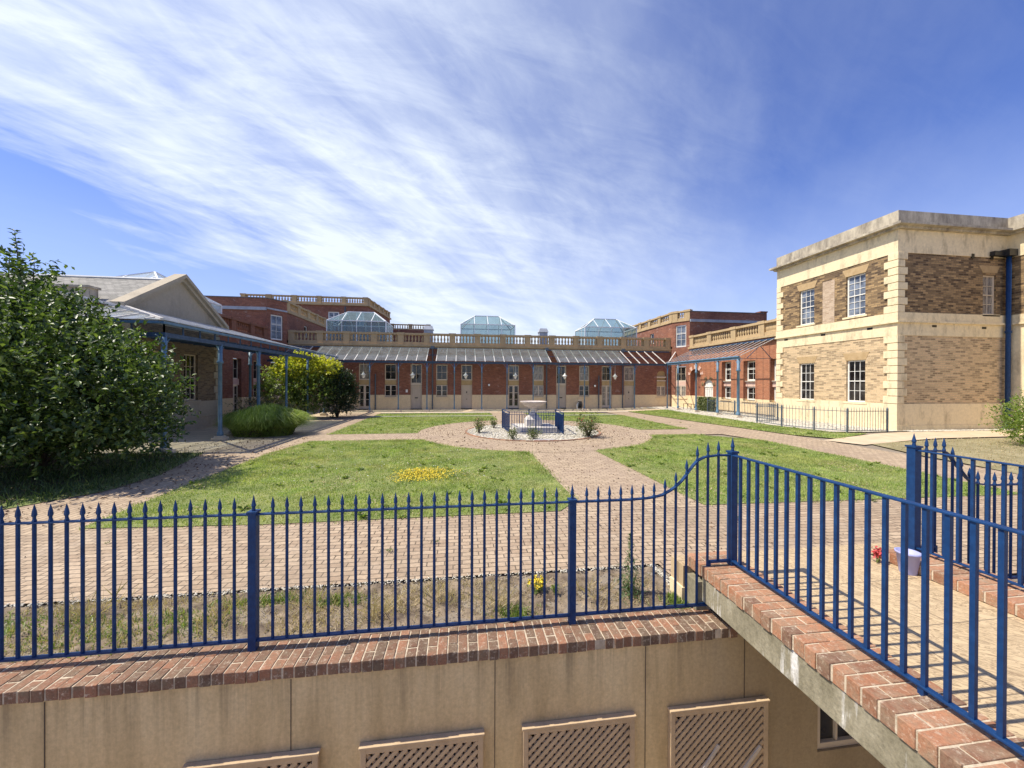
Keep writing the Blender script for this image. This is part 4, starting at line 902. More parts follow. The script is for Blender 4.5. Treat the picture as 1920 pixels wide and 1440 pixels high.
# ================================================================== CANOPIES
def column(parent, x, y, z0, z1, r=.045, m=BLUEL, br=((1, 0), (-1, 0)), base=True, sq=.2):
    b = MB(); b.lathe((x, y, 0), [(r*1.5, z0+.10), (r*1.5, z0+.28), (r*1.15, z0+.32), (r, z0+.4), (r*.92, z1-.75), (r*1.5, z1-.73), (r*1.5, z1-.66), (r*1.05, z1-.62), (r*1.05, z1)], 10)
    for dx, dy in br:
        pts = [(x+dx*(.03+.30*f), y+dy*(.03+.30*f), z1-.42+.40*sin(f*pi/2)) for f in (0, .25, .5, .75, 1)]
        b.tube(pts, .016, 5)
    o = b.build('column', m, parent, smooth=True)
    if base:
        s = MB(); s.box(x-sq, y-sq, z0-.12, x+sq, y+sq, z0+.10); s.box(x-sq*.7, y-sq*.7, z0+.10, x+sq*.7, y+sq*.7, z0+.16); s.build('column_base', mat('pale_base_stone', (.50, .43, .32), (.62, .54, .42), 6) if 'pale_base_stone' not in bpy.data.materials else bpy.data.materials['pale_base_stone'], o)
    return o
nc = thing('glass_canopy', 'glazed lean-to canopy on slim blue columns along the far brick range', 'canopy', (2.5, 29, 0))
EZ_, BZ = 3.86, 5.05
for x in (-9.0, -6.9, -4.82, -2.71, -.65, 1.45, 3.42, 5.5, 7.58, 9.70, 11.84, 13.94, 16.8): column(nc, x, 29.0, .02, 3.72)
m = MB(); m.box(-14.0, 28.95, 3.70, 16.86, 29.05, 3.80); m.box(-14.0, 28.90, 3.803, 16.9, 28.99, 3.85); m.build('front_beam', BLUED, nc)
m = MB(); m.box(-13.4, 31.16, 4.98, 18.2, 31.25, 5.08); m.build('wall_plate', BLUED, nc)
for k in range(42):
    x = -13.2+.745*k
    if x > 16.7: break
    if any(abs(x-g_) < .25 for g_ in ()): continue
    m = MB(); m.bar((x, 28.92, EZ_), (x, 31.2, BZ), .05, .06); m.build('rafter', BARM, nc)
for k in range(2):
    x0, y1 = 16.8, (29.7, 30.4)[k]
for a, b in ((-13.2, -11.75), (-11.1, -2.75), (-2.05, 6.95), (7.45, 13.4)):
    m = MB(); m.quad((a, 28.94, EZ_+.04), (b, 28.94, EZ_+.04), (b, 31.2, BZ+.04), (a, 31.2, BZ+.04)); m.build('glass_panel', GLASSR, nc)
m = MB(); m.bar((-13.2, 30.05, (EZ_+BZ)/2-.05), (16.2, 30.05, (EZ_+BZ)/2-.05), .04, .05); m.build('purlin', BLUED, nc)
m = MB(); m.bar((16.8, 28.95, EZ_+.01), (18.7, 30.9, BZ+.01), .07, .08); m.build('valley_rafter', BARM, nc)

rc = thing('glass_canopy', 'bare canopy frame with no glass over the right brick range, blue beam on four columns', 'canopy', (16.8, 25, 0))
for i, y in enumerate((27.45, 25.15, 22.85, 20.96)): column(rc, 16.8, y, .14, 3.75, r=(.05, .06, .065, .085)[i], br=((0, 1), (0, -1)))
m = MB(); m.box(16.72, 20.85, 3.74, 16.86, 28.9, 3.86); m.tube([(16.70, 20.8, 3.90), (16.70, 28.9, 3.90)], .055, 8); m.build('front_beam', BLUEL, rc)
m = MB(); m.box(19.0, 20.7, 4.98, 19.14, 29.4, 5.08); m.build('wall_plate', BLUED, rc)
for k in range(20):
    y = 20.75+.52*k
    if y > 29.2: break
    m = MB(); m.bar((16.72, y, 3.95), (19.1, y, 5.06), .034, .036); m.build('rafter', BARM, rc)
m = MB(); m.bar((17.95, 20.9, 4.46), (17.95, 29, 4.46), .04, .05); m.build('purlin', BLUED, rc)
m = MB(); m.bar((16.9, 20.9, 3.8), (19.1, 20.9, 3.8), .03); m.bar((17.3, 20.9, 3.8), (18.2, 20.9, 4.6), .03); m.bar((19.0, 20.9, 3.8), (18.2, 20.9, 4.6), .03); m.build('end_truss', BLUED, rc)

lc = thing('glass_canopy', 'left canopy of milky glass on dark blue frame wrapping round the gabled pavilion', 'canopy', (-9.2, 20, 0))
for y in (12.9, 15.6, 18.3, 21.0, 23.7, 26.4): column(lc, -9.2, y, .02, 3.68, r=.07 if y < 20 else .055, br=((0, 1), (0, -1)), m=BLUEL)
column(lc, -11.95, 22.9, .02, 3.9, r=.07, br=((0, -1), (0, 1))); 
for x in (-12.0, -14.8, -17.6): column(lc, x, 12.9, .02, 3.68, r=.07)
m = MB(); m.box(-9.27, 12.83, 3.62, -9.13, 28.9, 3.76); m.box(-22, 12.83, 3.62, -9.271, 12.97, 3.757)
for k in range(21): m.bar((-9.2, 12.9+.8*k, 3.76), (-9.2, 12.9+.8*k, 4.05), .035)
for k in range(14): m.bar((-9.2-.9*k, 12.9, 3.76), (-9.2-.9*k, 12.9, 4.05), .035)
m.build('front_beam', BLUED, lc)
m = MB(); m.box(-9.20, 12.75, 4.02, -9.10, 28.9, 4.10); m.box(-22, 12.7, 4.02, -9.201, 12.80, 4.098); m.build('eaves_gutter', BLUEL, lc)
for k in range(22):
    y = 13.4+.75*k; bx, bz = (-12.47, 4.98) if y < 21 else (-14.2, 5.15)
    m = MB(); m.bar((-9.13, y, 4.155), (bx, y, bz+.055), .05, .05); m.build('rafter', BARM, lc)
for k in range(12):
    x = -9.6-.9*k
    yb = 15.3; 
    if x > -12.47: f = (-9.15-x)/(12.47-9.15); m = MB(); m.bar((x, 12.73, 4.155), (x, 12.75+(15.55-12.75)*f, 4.155+.88*f), .05, .05)
    else: m = MB(); m.bar((x, 12.73, 4.155), (x, 15.25, 4.965), .05, .05)
    m.build('rafter', BARM, lc)
m = MB(); m.bar((-9.13, 12.72, 4.16), (-12.47, 15.6, 5.05), .08, .07); m.build('hip_rafter', BARM, lc)
m = MB()
m.add([(-9.13, 12.72, 4.14), (-9.13, 21, 4.14), (-12.47, 21, 5.02), (-12.47, 15.6, 5.02)], [(0, 1, 2, 3)])
m.quad((-9.13, 21, 4.141), (-9.13, 22.8, 4.141), (-14.2, 22.8, 5.19), (-14.2, 21, 5.19))
m.add([(-9.13, 12.72, 4.14), (-22, 12.72, 4.14), (-22, 15.25, 4.95), (-12.47, 15.5, 5.02)], [(0, 1, 2, 3)]); m.build('glass_panel', GLASSW, lc)
CEIL = mat('painted_ceiling_boards', (.55, .53, .50), (.64, .62, .58), 3)
m = MB()
m.quad((-9.3, 15.8, 3.85), (-12.4, 15.8, 4.05), (-12.4, 22.6, 4.05), (-9.3, 22.6, 3.85)); m.build('inner_glazing', GLASSW, lc)
for k in range(17):
    m = MB(); m.bar((-9.28, 16+.78*k, 3.80), (-12.4, 16+.78*k, 3.98), .07, .09); m.build('joist', BLUED, lc)

# hanging lanterns under the far canopy, wall lamps
def hlamp(x, y, z, lab):
    t = thing('hanging_lantern', lab, 'lantern', (x, y, z), 'white lanterns hanging under the far canopy')
    m = MB(); m.tube([(x, y, z+.30), (x, y, z+1.5)], .012, 5); m.build('rod', GREYPL, t)
    m = MB(); m.lathe((x, y, z), [(.03, .32), (.05, .24), (.20, .10), (.21, .06), (.05, .06)], 12); m.build('shade', WHITE, t, smooth=True)
    m = MB(); m.lathe((x, y, z), [(.13, .055), (.13, .0), (.08, -.12), (.02, -.18)], 10); m.build('globe', PVC, t, smooth=True)
wh = ['before the window nearest the dark bush', 'before the tall window beside the white plaque', 'before the window over the plain door left of the fountain', 'before the window over glazed doors behind the fountain', 'before the tall doorway window just right of the fountain', 'nearest the bare canopy frame on the right']
for x, w_ in zip((-7.6, -3.9, .22, 4.22, 8.34, 12.68), wh): hlamp(x, 30., 2.72, 'white lantern hanging '+w_)
def wlamp(x, y, z, lab):
    t = thing('wall_lamp', lab, 'wall lamp', (x, y, z), 'globe wall lamps on the far brick range')
    m = MB(); m.bar((x, y, z), (x, y-.14, z), .04); m.bar((x, y-.005, z-.12), (x, y-.03, z+.05), .10, .03); m.build('bracket', BLACK, t)
    m = MB(); m.lathe((x, y-.16, z-.08), [(.02, -.02), (.07, .0), (.09, .07), (.07, .14), (.02, .16)], 10); m.build('globe', PVC, t, smooth=True)
wlamp(2.16, 31.3, 2.05, 'globe lamp on the wide blank brick wall left of the fountain'); wlamp(11.35, 31.3, 2.0, 'globe lamp on brick beside the dark downpipe right of the fountain')

# ================================================================== RAILINGS
def spikebar(x, y, z0, zr, r=.0125, sp=.135):
    m = MB(); m.tube([(x, y, z0), (x, y, zr+.01)], r, 8)
    m.lathe((x, y, zr), [(r*1.1, .0), (r*1.25, .012), (r*.85, .03), (r*.85, .045), (r*1.35, .058), (r*1.1, .09), (.0012, sp+.01)], 6); return m
def post(x, y, z0, zr, parent, w=.031, spike=True, m=BLUE):
    b = MB(); b.box(x-w, y-w, z0, x+w, y+w, zr+.012); b.box(x-w*1.25, y-w*1.25, zr+.012, x+w*1.25, y+w*1.25, zr+.03)
    if spike: b.lathe((x, y, zr+.03), [(.016, 0), (.014, .03), (.02, .045), (.001, .135)], 6)
    return b.build('post', m, parent, bevel=.003)
ff = thing('spiked_railing', 'blue spiked railing on the foreground brick coping, sweeping up to a tall post', 'railing', (-1, 3.39, 0))
ZR = 1.135; YF = 3.39
pm_ = protomesh(spikebar(0, 0, .075, ZR), 'baluster', BLUE, False)
xs = [-1.889-.111*k for k in range(23)]+[-1.59+.1118*k for k in range(23)]+[1.16+.1123*k for k in range(5)]
for x in xs: inst('baluster', pm_, (x, YF, 0), ff)
def ztop(x):
    P = [(1.6, ZR), (1.77, ZR+.008), (1.91, 1.165), (2.03, 1.225), (2.13, 1.31), (2.21, 1.415), (2.27, 1.485), (2.35, 1.525), (2.49, 1.54), (2.66, 1.54)]
    for (a, b), (c, d) in zip(P, P[1:]):
        if a <= x <= c: return b+(d-b)*(x-a)/(c-a)
    return ZR
for k in range(5, 13):
    x = 1.16+.1123*k; spikebar(x, YF, .075 if x < 2.42 else .49, ztop(x)).build('baluster', BLUE, ff)
for x in (-4.52, -1.74, 1.02): post(x, YF, 0, ZR, ff)
post(2.66, YF, .45, 1.55, ff, .033)
def rail(mb, pts, y, w=.038, h=.011):
    for (a, b), (c, d) in zip(pts, pts[1:]): mb.hexa([(a, y-w/2, b-h/2), (c, y-w/2, d-h/2), (c, y+w/2, d-h/2), (a, y+w/2, b-h/2)], [(a, y-w/2, b+h/2), (c, y-w/2, d+h/2), (c, y+w/2, d+h/2), (a, y+w/2, b+h/2)])
m = MB(); sw = [(1.04+.04*k, ztop(1.04+.04*k)) for k in range(41)]
rail(m, [(-6.2, ZR), (1.04, ZR)], YF); rail(m, sw, YF, h=.014)
m.build('top_rail', BLUE, ff)
m = MB(); rail(m, [(-6.2, .075), (2.41, .075)], YF, h=.014); m.box(2.40, YF-.012, .07, 2.424, YF+.012, .50); rail(m, [(2.41, .492), (2.66, .492)], YF, h=.016); m.build('bottom_rail', BLUE, ff)
# continuation to the right of the bridge (mirror sweep)
f2 = thing('spiked_railing', 'blue spiked railing at the right edge, sweeping down from the far bridge post', 'railing', (4.86, 3.42, 0))
Y2F = 3.42
def zt2(x):
    P = [(4.84, 1.53), (5.2, 1.525), (5.27, 1.48), (5.35, 1.38), (5.44, 1.29), (5.52, 1.2), (5.63, 1.155), (5.84, 1.13), (9, 1.13)]
    for (a, b), (c, d) in zip(P, P[1:]):
        if a <= x <= c: return b+(d-b)*(x-a)/(c-a)
    return 1.13
for k in range(30):
    x = 4.98+.1125*k; spikebar(x, Y2F, .08 if x > 5.1 else .45, zt2(x)).build('baluster', BLUE, f2)
m = MB(); rail(m, [(4.86+.04*k, zt2(4.86+.04*k)) for k in range(30)]+[(8.3, 1.13)], Y2F, h=.014); m.build('top_rail', BLUE, f2)
m = MB(); rail(m, [(5.1, .08), (8.3, .08)], Y2F, h=.014); m.box(5.09, Y2F-.012, .08, 5.115, Y2F+.012, .5); rail(m, [(4.86, .49), (5.1, .49)], Y2F, h=.014); m.build('bottom_rail', BLUE, f2)
for x in (6.35, 8.3): post(x, Y2F, 0, 1.13, f2)

def bridge_rail(X, ys, y0, y1, label, xoff=0, post0=None):
    t = thing('bridge_railing', label, 'railing', (X, y0, .4))
    pm2 = protomesh(MB().box(-.0115, -.0115, 0, .0115, .0115, 1.035), 'baluster', BLUE)
    for y in ys: inst('baluster', pm2, (X, y, .50), t)
    m = MB(); m.box(X-.022, y1, 1.535, X+.022, y0, 1.55); m.build('top_rail', BLUE, t, bevel=.004)
    m = MB(); m.box(X-.02, y1, .492, X+.02, y0, .507); m.build('bottom_rail', BLUE, t, bevel=.003)
    for y in (1.83, .75): m = MB(); m.box(X-.015, y-.015, .44, X+.015, y+.015, .492); m.build('support_foot', BLUE, t)
    if post0: post(X, post0, .40, 1.56, t, .04)
    return t
bridge_rail(2.65, [3.27-.1035*k for k in range(31)], 3.36, -.3, 'nearer blue bridge railing of plain bars above the orange brick kerb')
bridge_rail(4.82, [3.26-.1035*k for k in range(31)], 3.40, -.3, 'blue bridge railing on the far side of the slabs, behind the lilac bucket', post0=3.42)

# slate-blue fences in front of the right buildings
def thinfence(pts, z0, h, label, sp=.13, posts=None, r=.009):
    t = thing('thin_railing', label, 'railing', (*pts[0], z0))
    n = 0; me = protomesh(MB().tube([(0, 0, .08), (0, 0, h-.02)], r, 5).lathe((0, 0, h-.02), [(r, 0), (.001, .09)], 5), 'baluster', FENCEG)
    for (a, b), (c, d) in zip(pts, pts[1:]):
        L = sqrt((c-a)**2+(d-b)**2); k = int(L/sp)
        for i in range(k):
            if n < 98: f = (i+.5)/k; inst('baluster', me, (a+(c-a)*f, b+(d-b)*f, z0), t); n += 1
    for z, nm in ((h-.12, 'top_rail'), (.1, 'bottom_rail')):
        m = MB()
        for (a, b), (c, d) in zip(pts, pts[1:]): m.bar((a, b, z0+z), (c, d, z0+z), .04, .025)
        m.build(nm, FENCEG, t)
    for x, y in posts or pts:
        m = MB(); m.box(x-.022, y-.022, z0-.05, x+.022, y+.022, z0+h-.02); m.lathe((x, y, z0+h-.02), [(.03, 0), (.001, .08)], 6); m.build('post', FENCEG, t)
    return t
thinfence([(15.66, 18.15), (15.4, 16.3), (15.75, 14.95), (16.35, 14.0), (18.3, 13.95)], .15, 1.05, 'thin slate blue spiked railing in front of the two storey stock brick block', posts=[(15.66, 18.15), (15.4, 16.3), (15.75, 14.95), (16.35, 14.0), (18.3, 13.95)])
thinfence([(17.6, 25.0), (17.55, 22.2), (17.5, 18.8), (15.7, 18.3)], .13, 1.0, 'slate blue railing behind the canopy columns of the right range', posts=[(17.6, 25), (17.55, 22.2), (17.5, 18.8)])

# ================================================================== FOREGROUND WALL, COPING, BRIDGE
rw = thing('retaining_wall', 'stained tan rendered basement wall under the weathered brick coping', 'wall', (0, 3.17, 0))
FWL = Fr((0, 3.17), (1, 0), (0, -1))
tre = [(-2.10, -1.13), (-.81, .18), (.52, 1.52), (1.86, 2.83)]
wo_ = (3.40, 4.45, -1.30, -.50)
m = MB(); wall(m, FWL, -14, 14, -2.75, -.093, [wo_, *[(a+.05, b-.05, -1.95, -.75) for a, b in tre]], .15); m.build('wall', WELLW, rw)
m = MB()
for x in (-3.05, -1.35, .28+.0, 1.02+.62, 2.62): m.box(x-.0028, 3.166, -2.7, x+.0028, 3.172, -.12)
m.build('render_joints', mat('dark_joint', (.10, .075, .05), None, 3), rw)
m = MB(); m.box(-14, 3.3, -.3, 14, 3.44, -.05); m.build('core', MORT, rw)
# coping: individual rowlock bricks
def coping(name, x0, x1, ymaj, y0, y1, ztop_, zbot, m_, par, axis='x', split=.0, jit=1., step=.078, gap=.010, back=None):
    b = MB(); mo = MB(); p = x0; i = 0
    def blk(p0, p1, q0, q1):
        j = lambda s: R.uniform(-s, s)*jit
        e = j(.006); zt = ztop_+j(.003)
        P = [(p0+j(.0015), q0+e), (p1+j(.0015), q0+e+j(.002)), (p1+j(.0015), q1), (p0+j(.0015), q1)]
        if axis == 'y': P = [(y, x) for x, y in P]; P = P[::-1]
        c = .004
        b.hexa([(x, y, zbot) for x, y in P], [(x, y, zt+j(.0012)) for x, y in P])
    while p < x1:
        w = step-gap+R.uniform(-.003, .003)
        k = i % 2
        mid = y0+(.215 if k == 0 else .105)+R.uniform(-.004, .004) if y1 > y0 else y0-(.215 if k == 0 else .105)
        sg = 1 if y1 > y0 else -1
        blk(p, p+w, y0, mid-.005*sg); blk(p, p+w, mid+.005*sg, y1)
        p += w+gap*R.uniform(.8, 1.25); i += 1
    o = b.build(name, m_, par, bevel=.0045)
    if axis == 'x': mo.box(x0-.01, min(y0, y1)+.006, zbot+.004, x1, max(y0, y1)-.004, ztop_-.006)
    else: mo.box(min(y0, y1)+.006, x0-.01, zbot+.004, max(y0, y1)-.004, x1, ztop_-.006)
    mo.build('mortar', MORT, o); return o
coping('brick_coping', -7.2, 2.50, 0, 3.135, 3.47, 0., -.092, COPBR, rw, step=.085)
coping('brick_coping', 5.05, 9.0, 0, 3.135, 3.47, 0., -.092, COPBR, rw, step=.085)
# trellis panels
def trellis(x0, x1, z0, z1, lab, y=3.165):
    t = thing('trellis_panel', lab, 'trellis', ((x0+x1)/2, y, (z0+z1)/2), 'trellis panels on the basement wall')
    f = MB(); w = .045
    f.box(x0, y-.045, z0, x0+w, y, z1); f.box(x1-w, y-.045, z0, x1, y, z1); f.box(x0+w, y-.045, z1-w, x1-w, y, z1); f.box(x0+w, y-.045, z0, x1-w, y, z0+w)
    f.box(x0-.01, y-.055, z1, x1+.01, y, z1+.018); f.build('frame', WOODT, t, bevel=.003)
    a, b, c, d = x0+w, x1-w, z0+w, z1-w
    for sg, yy, st in ((1, y-.036, .052), (-1, y-.022, .052)):
        l = MB(); k = -60
        while k < 90:
            off = k*st*1.42; k += 1
            # line: x-a = sg*(z-c) + off clipped to the rectangle
            pts = []
            for z in (c, d):
                x = a+off+(z-c)*sg
                if a <= x <= b: pts.append((x, z))
            for x in (a, b):
                z = c+(x-a-off)*sg
                if c < z < d: pts.append((x, z))
            if len(pts) >= 2:
                pts.sort(); p, q = pts[0], pts[-1]
                if abs(p[0]-q[0]) > .03: l.bar((p[0], yy, p[1]), (q[0], yy, q[1]), .010, .030, upv=(-(q[1]-p[1]), 0, q[0]-p[0]))
        l.build('lattice', WOODT, t)
    return t
tl = ['leftmost trellis panel, only its top edge in the picture', 'second trellis panel from the left on the basement wall', 'trellis panel below the second fence post, third from the left', 'trellis panel nearest the bridge, crossed by two pale battens']
for (a, b), l in zip(tre, tl): trellis(a, b, -2.0, -.705, l)
m = MB()
for k in range(2): m.bar((1.95+.42*k, 3.118, -1.55), (2.33+.42*k, 3.118, -1.05-.06*k), .012, .03, upv=(-.5, 0, .4))
bt = m.build('batten', mat('pale_batten', (.55, .47, .38), (.62, .54, .45), 5), None); tag(bt, 'two pale loose battens slanting across the trellis nearest the bridge', 'battens')
window(FWL, *wo_, rw, d=-.05, cols=5, rows=2, fm=JOIN, pm=PANE, fw_=.05)
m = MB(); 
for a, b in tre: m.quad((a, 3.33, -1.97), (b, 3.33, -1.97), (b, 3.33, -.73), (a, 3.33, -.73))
m.build('opening_shade_backing', DARK, rw)  # dark sheets painted as the shade behind the trellis openings
# bridge
bg_ = thing('footbridge', 'concrete footbridge with riven sandstone slabs and orange brick kerbs crossing the basement area', 'footbridge', (3.7, 1.5, 0))
m = MB(); m.box(2.36, -1.5, .095, 2.62, 3.42, .335); m.box(4.75, -1.5, .095, 5.02, 3.42, .335); m.build('edge_beam', BEAM, bg_, bevel=.006)
m = MB(); m.box(2.621, -1.5, .14, 4.749, 3.60, .332); m.box(2.30, 3.42, .0, 5.05, 3.60, .28); m.build('structural_slab', BEAM, bg_)
m = MB(); m.box(2.82, -1.5, .333, 4.50, 3.61, .352); m.box(2.28, 3.61, .13, 5.08, 3.84, .352)
m.build('paving_slabs', DECK, bg_, uvf=lambda x, y, z: (x, y))
m = MB(); m.box(2.26, 3.60, -.02, 5.10, 3.83, .13); m.build('end_wall', CREAMB, bg_)
coping('brick_kerb', -1.2, 3.62, 0, 2.345, 2.82, .452, .338, KERBBR, bg_, axis='y', step=.092, gap=.012)
coping('brick_kerb', -1.2, 3.42, 0, 5.02, 4.50, .452, .353, KERBBR, bg_, axis='y', step=.092, gap=.013)
# near side: the terrace the photographer stands on (kept low, behind the camera)
m = MB(); m.box(-14, -9, -2.75, 14, -.6, .30); struct(m.build('near_terrace', CREAMB, None))

# bucket with flowers
BX, BY = 4.45, 3.20
bk = thing('bucket', 'lilac ribbed plastic bucket on the bridge slabs by the far post', 'bucket', (BX, BY, .352))
pr_ = [(.062, 0), (.066, .01), (.088, .195), (.098, .197), (.098, .215), (.084, .215), (.062, .02)]
m = MB(); n = 40; o0 = 0
for r_, z in pr_:
    for k in range(n):
        rr_ = r_*(1+(.02 if (k % 4 < 2 and .01 < z < .226) else 0)); m.v.append((BX+rr_*cos(2*pi*k/n), BY+rr_*sin(2*pi*k/n), .352+z))
for i in range(len(pr_)-1):
    for k in range(n): k2 = (k+1) % n; m.f.append((i*n+k, i*n+k2, (i+1)*n+k2, (i+1)*n+k))
m.f.append(tuple(range((len(pr_)-1)*n, len(pr_)*n)))
m.build('tub', BUCK, bk, smooth=True)
fl = thing('red_flowers', 'small clump of red flowers just behind the lilac bucket', 'flowers', (4.33, 3.42, .35))
n_ = 110; P = NR.normal(0, 1, (n_, 3))*[.028, .025, .02]+[4.38, 3.42, .46]; D = NR.normal(0, 1, (n_, 3)); D /= np.linalg.norm(D, axis=1)[:, None]
leaves(P, D, np.full(n_, .028), np.full(n_, .024), 'blossoms', REDF, fl, worigin(fl))
m = MB()
for k in range(10): m.tube([(4.38+R.uniform(-.02, .02), 3.42, .35), (4.38+R.uniform(-.03, .03), 3.42+R.uniform(-.03, .03), .46)], .003, 4)
m.build('stems', LEAFM, fl)

# ================================================================== PLANTING BED BEHIND THE COPING
def heightmesh(name, x0, x1, y0, y1, nx, ny, f, m_):
    V = []; F = []
    for j in range(ny+1):
        for i in range(nx+1): x = x0+(x1-x0)*i/nx; y = y0+(y1-y0)*j/ny; V.append((x, y, f(x, y)))
    for j in range(ny):
        for i in range(nx): a = j*(nx+1)+i; F.append((a, a+1, a+nx+2, a+nx+1))
    o = npmesh(name, V, F, m_); 
    for p in o.data.polygons: p.use_smooth = True
    return o
def soilz(x, y): return -.02+.022*sin(x*7.3+y*5)*sin(y*11+x*2)+.015*sin(x*23)*sin(y*19+x*3)
struct(heightmesh('planting_bed', -9, 2.30, 3.46, 4.32, 300, 30, soilz, SOIL))
n = 1500; x = NR.uniform(-7, 2.36, n); y = 4.335+NR.normal(0, .022, n); k_ = NR.rand(n) < .15; x = np.where(k_, 2.33+NR.normal(0, .025, n), x); y = np.where(k_, NR.uniform(3.75, 4.34, n), y)
tag(struct(pebbles(x, y, np.full(n, .005), NR.uniform(.008, .017, n), 'pebble_edging', PEBBLE), 'stuff'), 'pale pebble line edging the planting bed', 'pebbles')
n = 2600; x = NR.uniform(-7, 2.3, n); y = NR.uniform(3.48, 4.3, n)
tag(struct(pebbles(x, y, np.full(n, .0), NR.uniform(.004, .012, n), 'soil_crumbs', isl('soil_crumb', [(0, (.09, .065, .05)), (.7, (.22, .17, .12)), (1., (.42, .36, .28))])), 'stuff'), 'loose crumbs and small stones on the bed soil', 'soil')
def bedgrass(name, m_, n, h, w, xf, lab, lean=1.3):
    x, y = xf(n); hh = h*NR.uniform(.3, 1.3, n)
    V, F = blades(x, y, np.full(n, -.02), hh, w*NR.uniform(.6, 1.5, n), lean)
    return tag(struct(npmesh(name, V, F, m_), 'stuff'), lab, 'grass')
def clus(cs):
    def f(n):
        c = np.array(cs); k = NR.randint(0, len(c), n); return c[k, 0]+NR.normal(0, 1, n)*c[k, 2], c[k, 1]+np.clip(NR.normal(0, 1, n), -2, 2)*np.minimum(c[k, 3], np.minimum(c[k, 1]-3.48, 4.31-c[k, 1])/2+.01)
    return f
dry = [(R.uniform(-6, 2.1), R.uniform(3.6, 4.25), R.uniform(.08, .3), R.uniform(.08, .2)) for _ in range(90)]
bedgrass('dry_stalks', STRAW, 15000, .055, .006, clus(dry), 'dry straw coloured weeds lying in the planting bed')
bedgrass('dry_stalks', STRAW, 420, .24, .006, clus([(-.82, 3.75, .07, .06), (-.2, 3.9, .1, .08), (-2.3, 3.8, .12, .1), (.35, 3.7, .08, .06), (1.4, 3.85, .1, .08), (-1.5, 4.0, .12, .08), (-3.6, 4.1, .1, .1)]), 'taller dry brown stalks in the planting bed', 1.)
bedgrass('bed_weeds', LEAFM, 5200, .055, .012, clus([(-3.2, 3.75, .30, .14), (-2.6, 3.9, .22, .12), (-3.9, 4.0, .3, .12), (-1.25, 4.05, .12, .05), (-4.6, 3.8, .4, .15), (-2.0, 4.15, .2, .06), (.5, 3.62, .1, .06), (2.2, 3.6, .06, .08)]), 'low green weeds in the left half of the planting bed', 1.5)
def plant(name, lab, cat, x, y, z, hgt, rad, n, L, W_, m_, stems=6, fm=None, group=None, fn=0, fs=.03):
    t = thing(name, lab, cat, (x, y, z), group)
    b = MB(); tips = []
    for k in range(stems):
        a = R.uniform(0, 2*pi); r_ = rad*R.uniform(.2, .9); h_ = hgt*R.uniform(.6, 1)
        tp = (x+cos(a)*r_, y+sin(a)*r_, z+h_); tips.append(tp)
        b.tube([(x+cos(a)*.02, y+sin(a)*.02, z-.03), (x+cos(a)*r_*.4, y+sin(a)*r_*.4, z+h_*.5), tp], [.012*hgt+.002, .008*hgt+.002, .003], 5)
    b.build('stem', BARK if hgt > .3 else LEAFM, t)
    T = np.array(tips); k = NR.randint(0, len(T), n); f = NR.uniform(.25, 1.05, n)[:, None]
    B = np.array([x, y, z]); P = B+(T[k]-B)*f+NR.normal(0, rad*.2, (n, 3)); P[:, 2] = np.maximum(P[:, 2], z+.02)
    D = (T[k]-B)/hgt*.5+NR.normal(0, .8, (n, 3)); D /= np.linalg.norm(D, axis=1)[:, None]
    leaves(P, D, L*NR.uniform(.6, 1.3, n), W_*NR.uniform(.6, 1.2, n), 'foliage', m_, t, worigin(t))
    if fm and fn and fn < 100:
        for T_ in T[:8]:
            nn_ = 9; D = NR.normal(0, 1, (nn_, 3)); D /= np.linalg.norm(D, axis=1)[:, None]
            P = np.repeat(T_[None]+[0, 0, .02], nn_, 0); leaves(P, D, np.full(nn_, fs*.7), np.full(nn_, fs*.6), 'flower', fm, t, worigin(t))
    elif fm and fn:
        k = NR.randint(0, len(T), fn); P = T[k]+NR.normal(0, rad*.15, (fn, 3)); P[:, 2] += .02; D = NR.normal(0, 1, (fn, 3)); D /= np.linalg.norm(D, axis=1)[:, None]
        leaves(P, D, fs*NR.uniform(.7, 1.2, fn), fs*NR.uniform(.7, 1.2, fn), 'flower', fm, t, worigin(t))
    return t
tw = thing('tall_weed', 'tall spiky green weed growing in the bed behind the right railing section', 'weed', (1.78, 3.78, 0))
b = MB(); b.tube([(1.78, 3.78, -.02), (1.80, 3.79, .3), (1.79, 3.80, .66)], [.007, .006, .002], 5)
for k in range(5): a = R.uniform(0, 6.28); b.tube([(1.78, 3.78, .0), (1.78+.08*cos(a), 3.78+.08*sin(a), .15+.04*k)], [.004, .002], 4)
b.build('stem', LEAFM, tw)
n = 520; f = NR.uniform(0, 1, n)**1.6; P = np.stack([1.78+NR.normal(0, 1, n)*.075*(1-f)**1.2, 3.78+NR.normal(0, 1, n)*.07*(1-f)**1.2, f*.64], 1)
D = NR.normal(0, .8, (n, 3))+[0, 0, .5]; D /= np.linalg.norm(D, axis=1)[:, None]
leaves(P, D, (.085-.05*f)*NR.uniform(.6, 1.2, n), np.full(n, .009), 'foliage', leafmat('blue_green_weed', (.07, .13, .06), (.13, .20, .09), (.20, .27, .12)), tw, worigin(tw))
plant('yellow_flowers', 'clump of bright yellow flowers in the planting bed below the second post', 'flowers', .80, 3.95, -.01, .10, .09, 160, .035, .014, LEAFM, 8, YELLOWF, 170, None, .02) if False else plant('yellow_flowers', 'clump of bright yellow flowers in the bed just left of a railing post', 'flowers', .80, 3.95, -.01, .10, .10, 120, .035, .014, LEAFM, 9, YELLOWF, None, 200, .022)
plant('leafy_weed', 'small pale green weed in the bed beside the yellow flowers', 'weed', 1.0, 3.9, -.01, .10, .05, 60, .04, .012, LEAFM, 5)

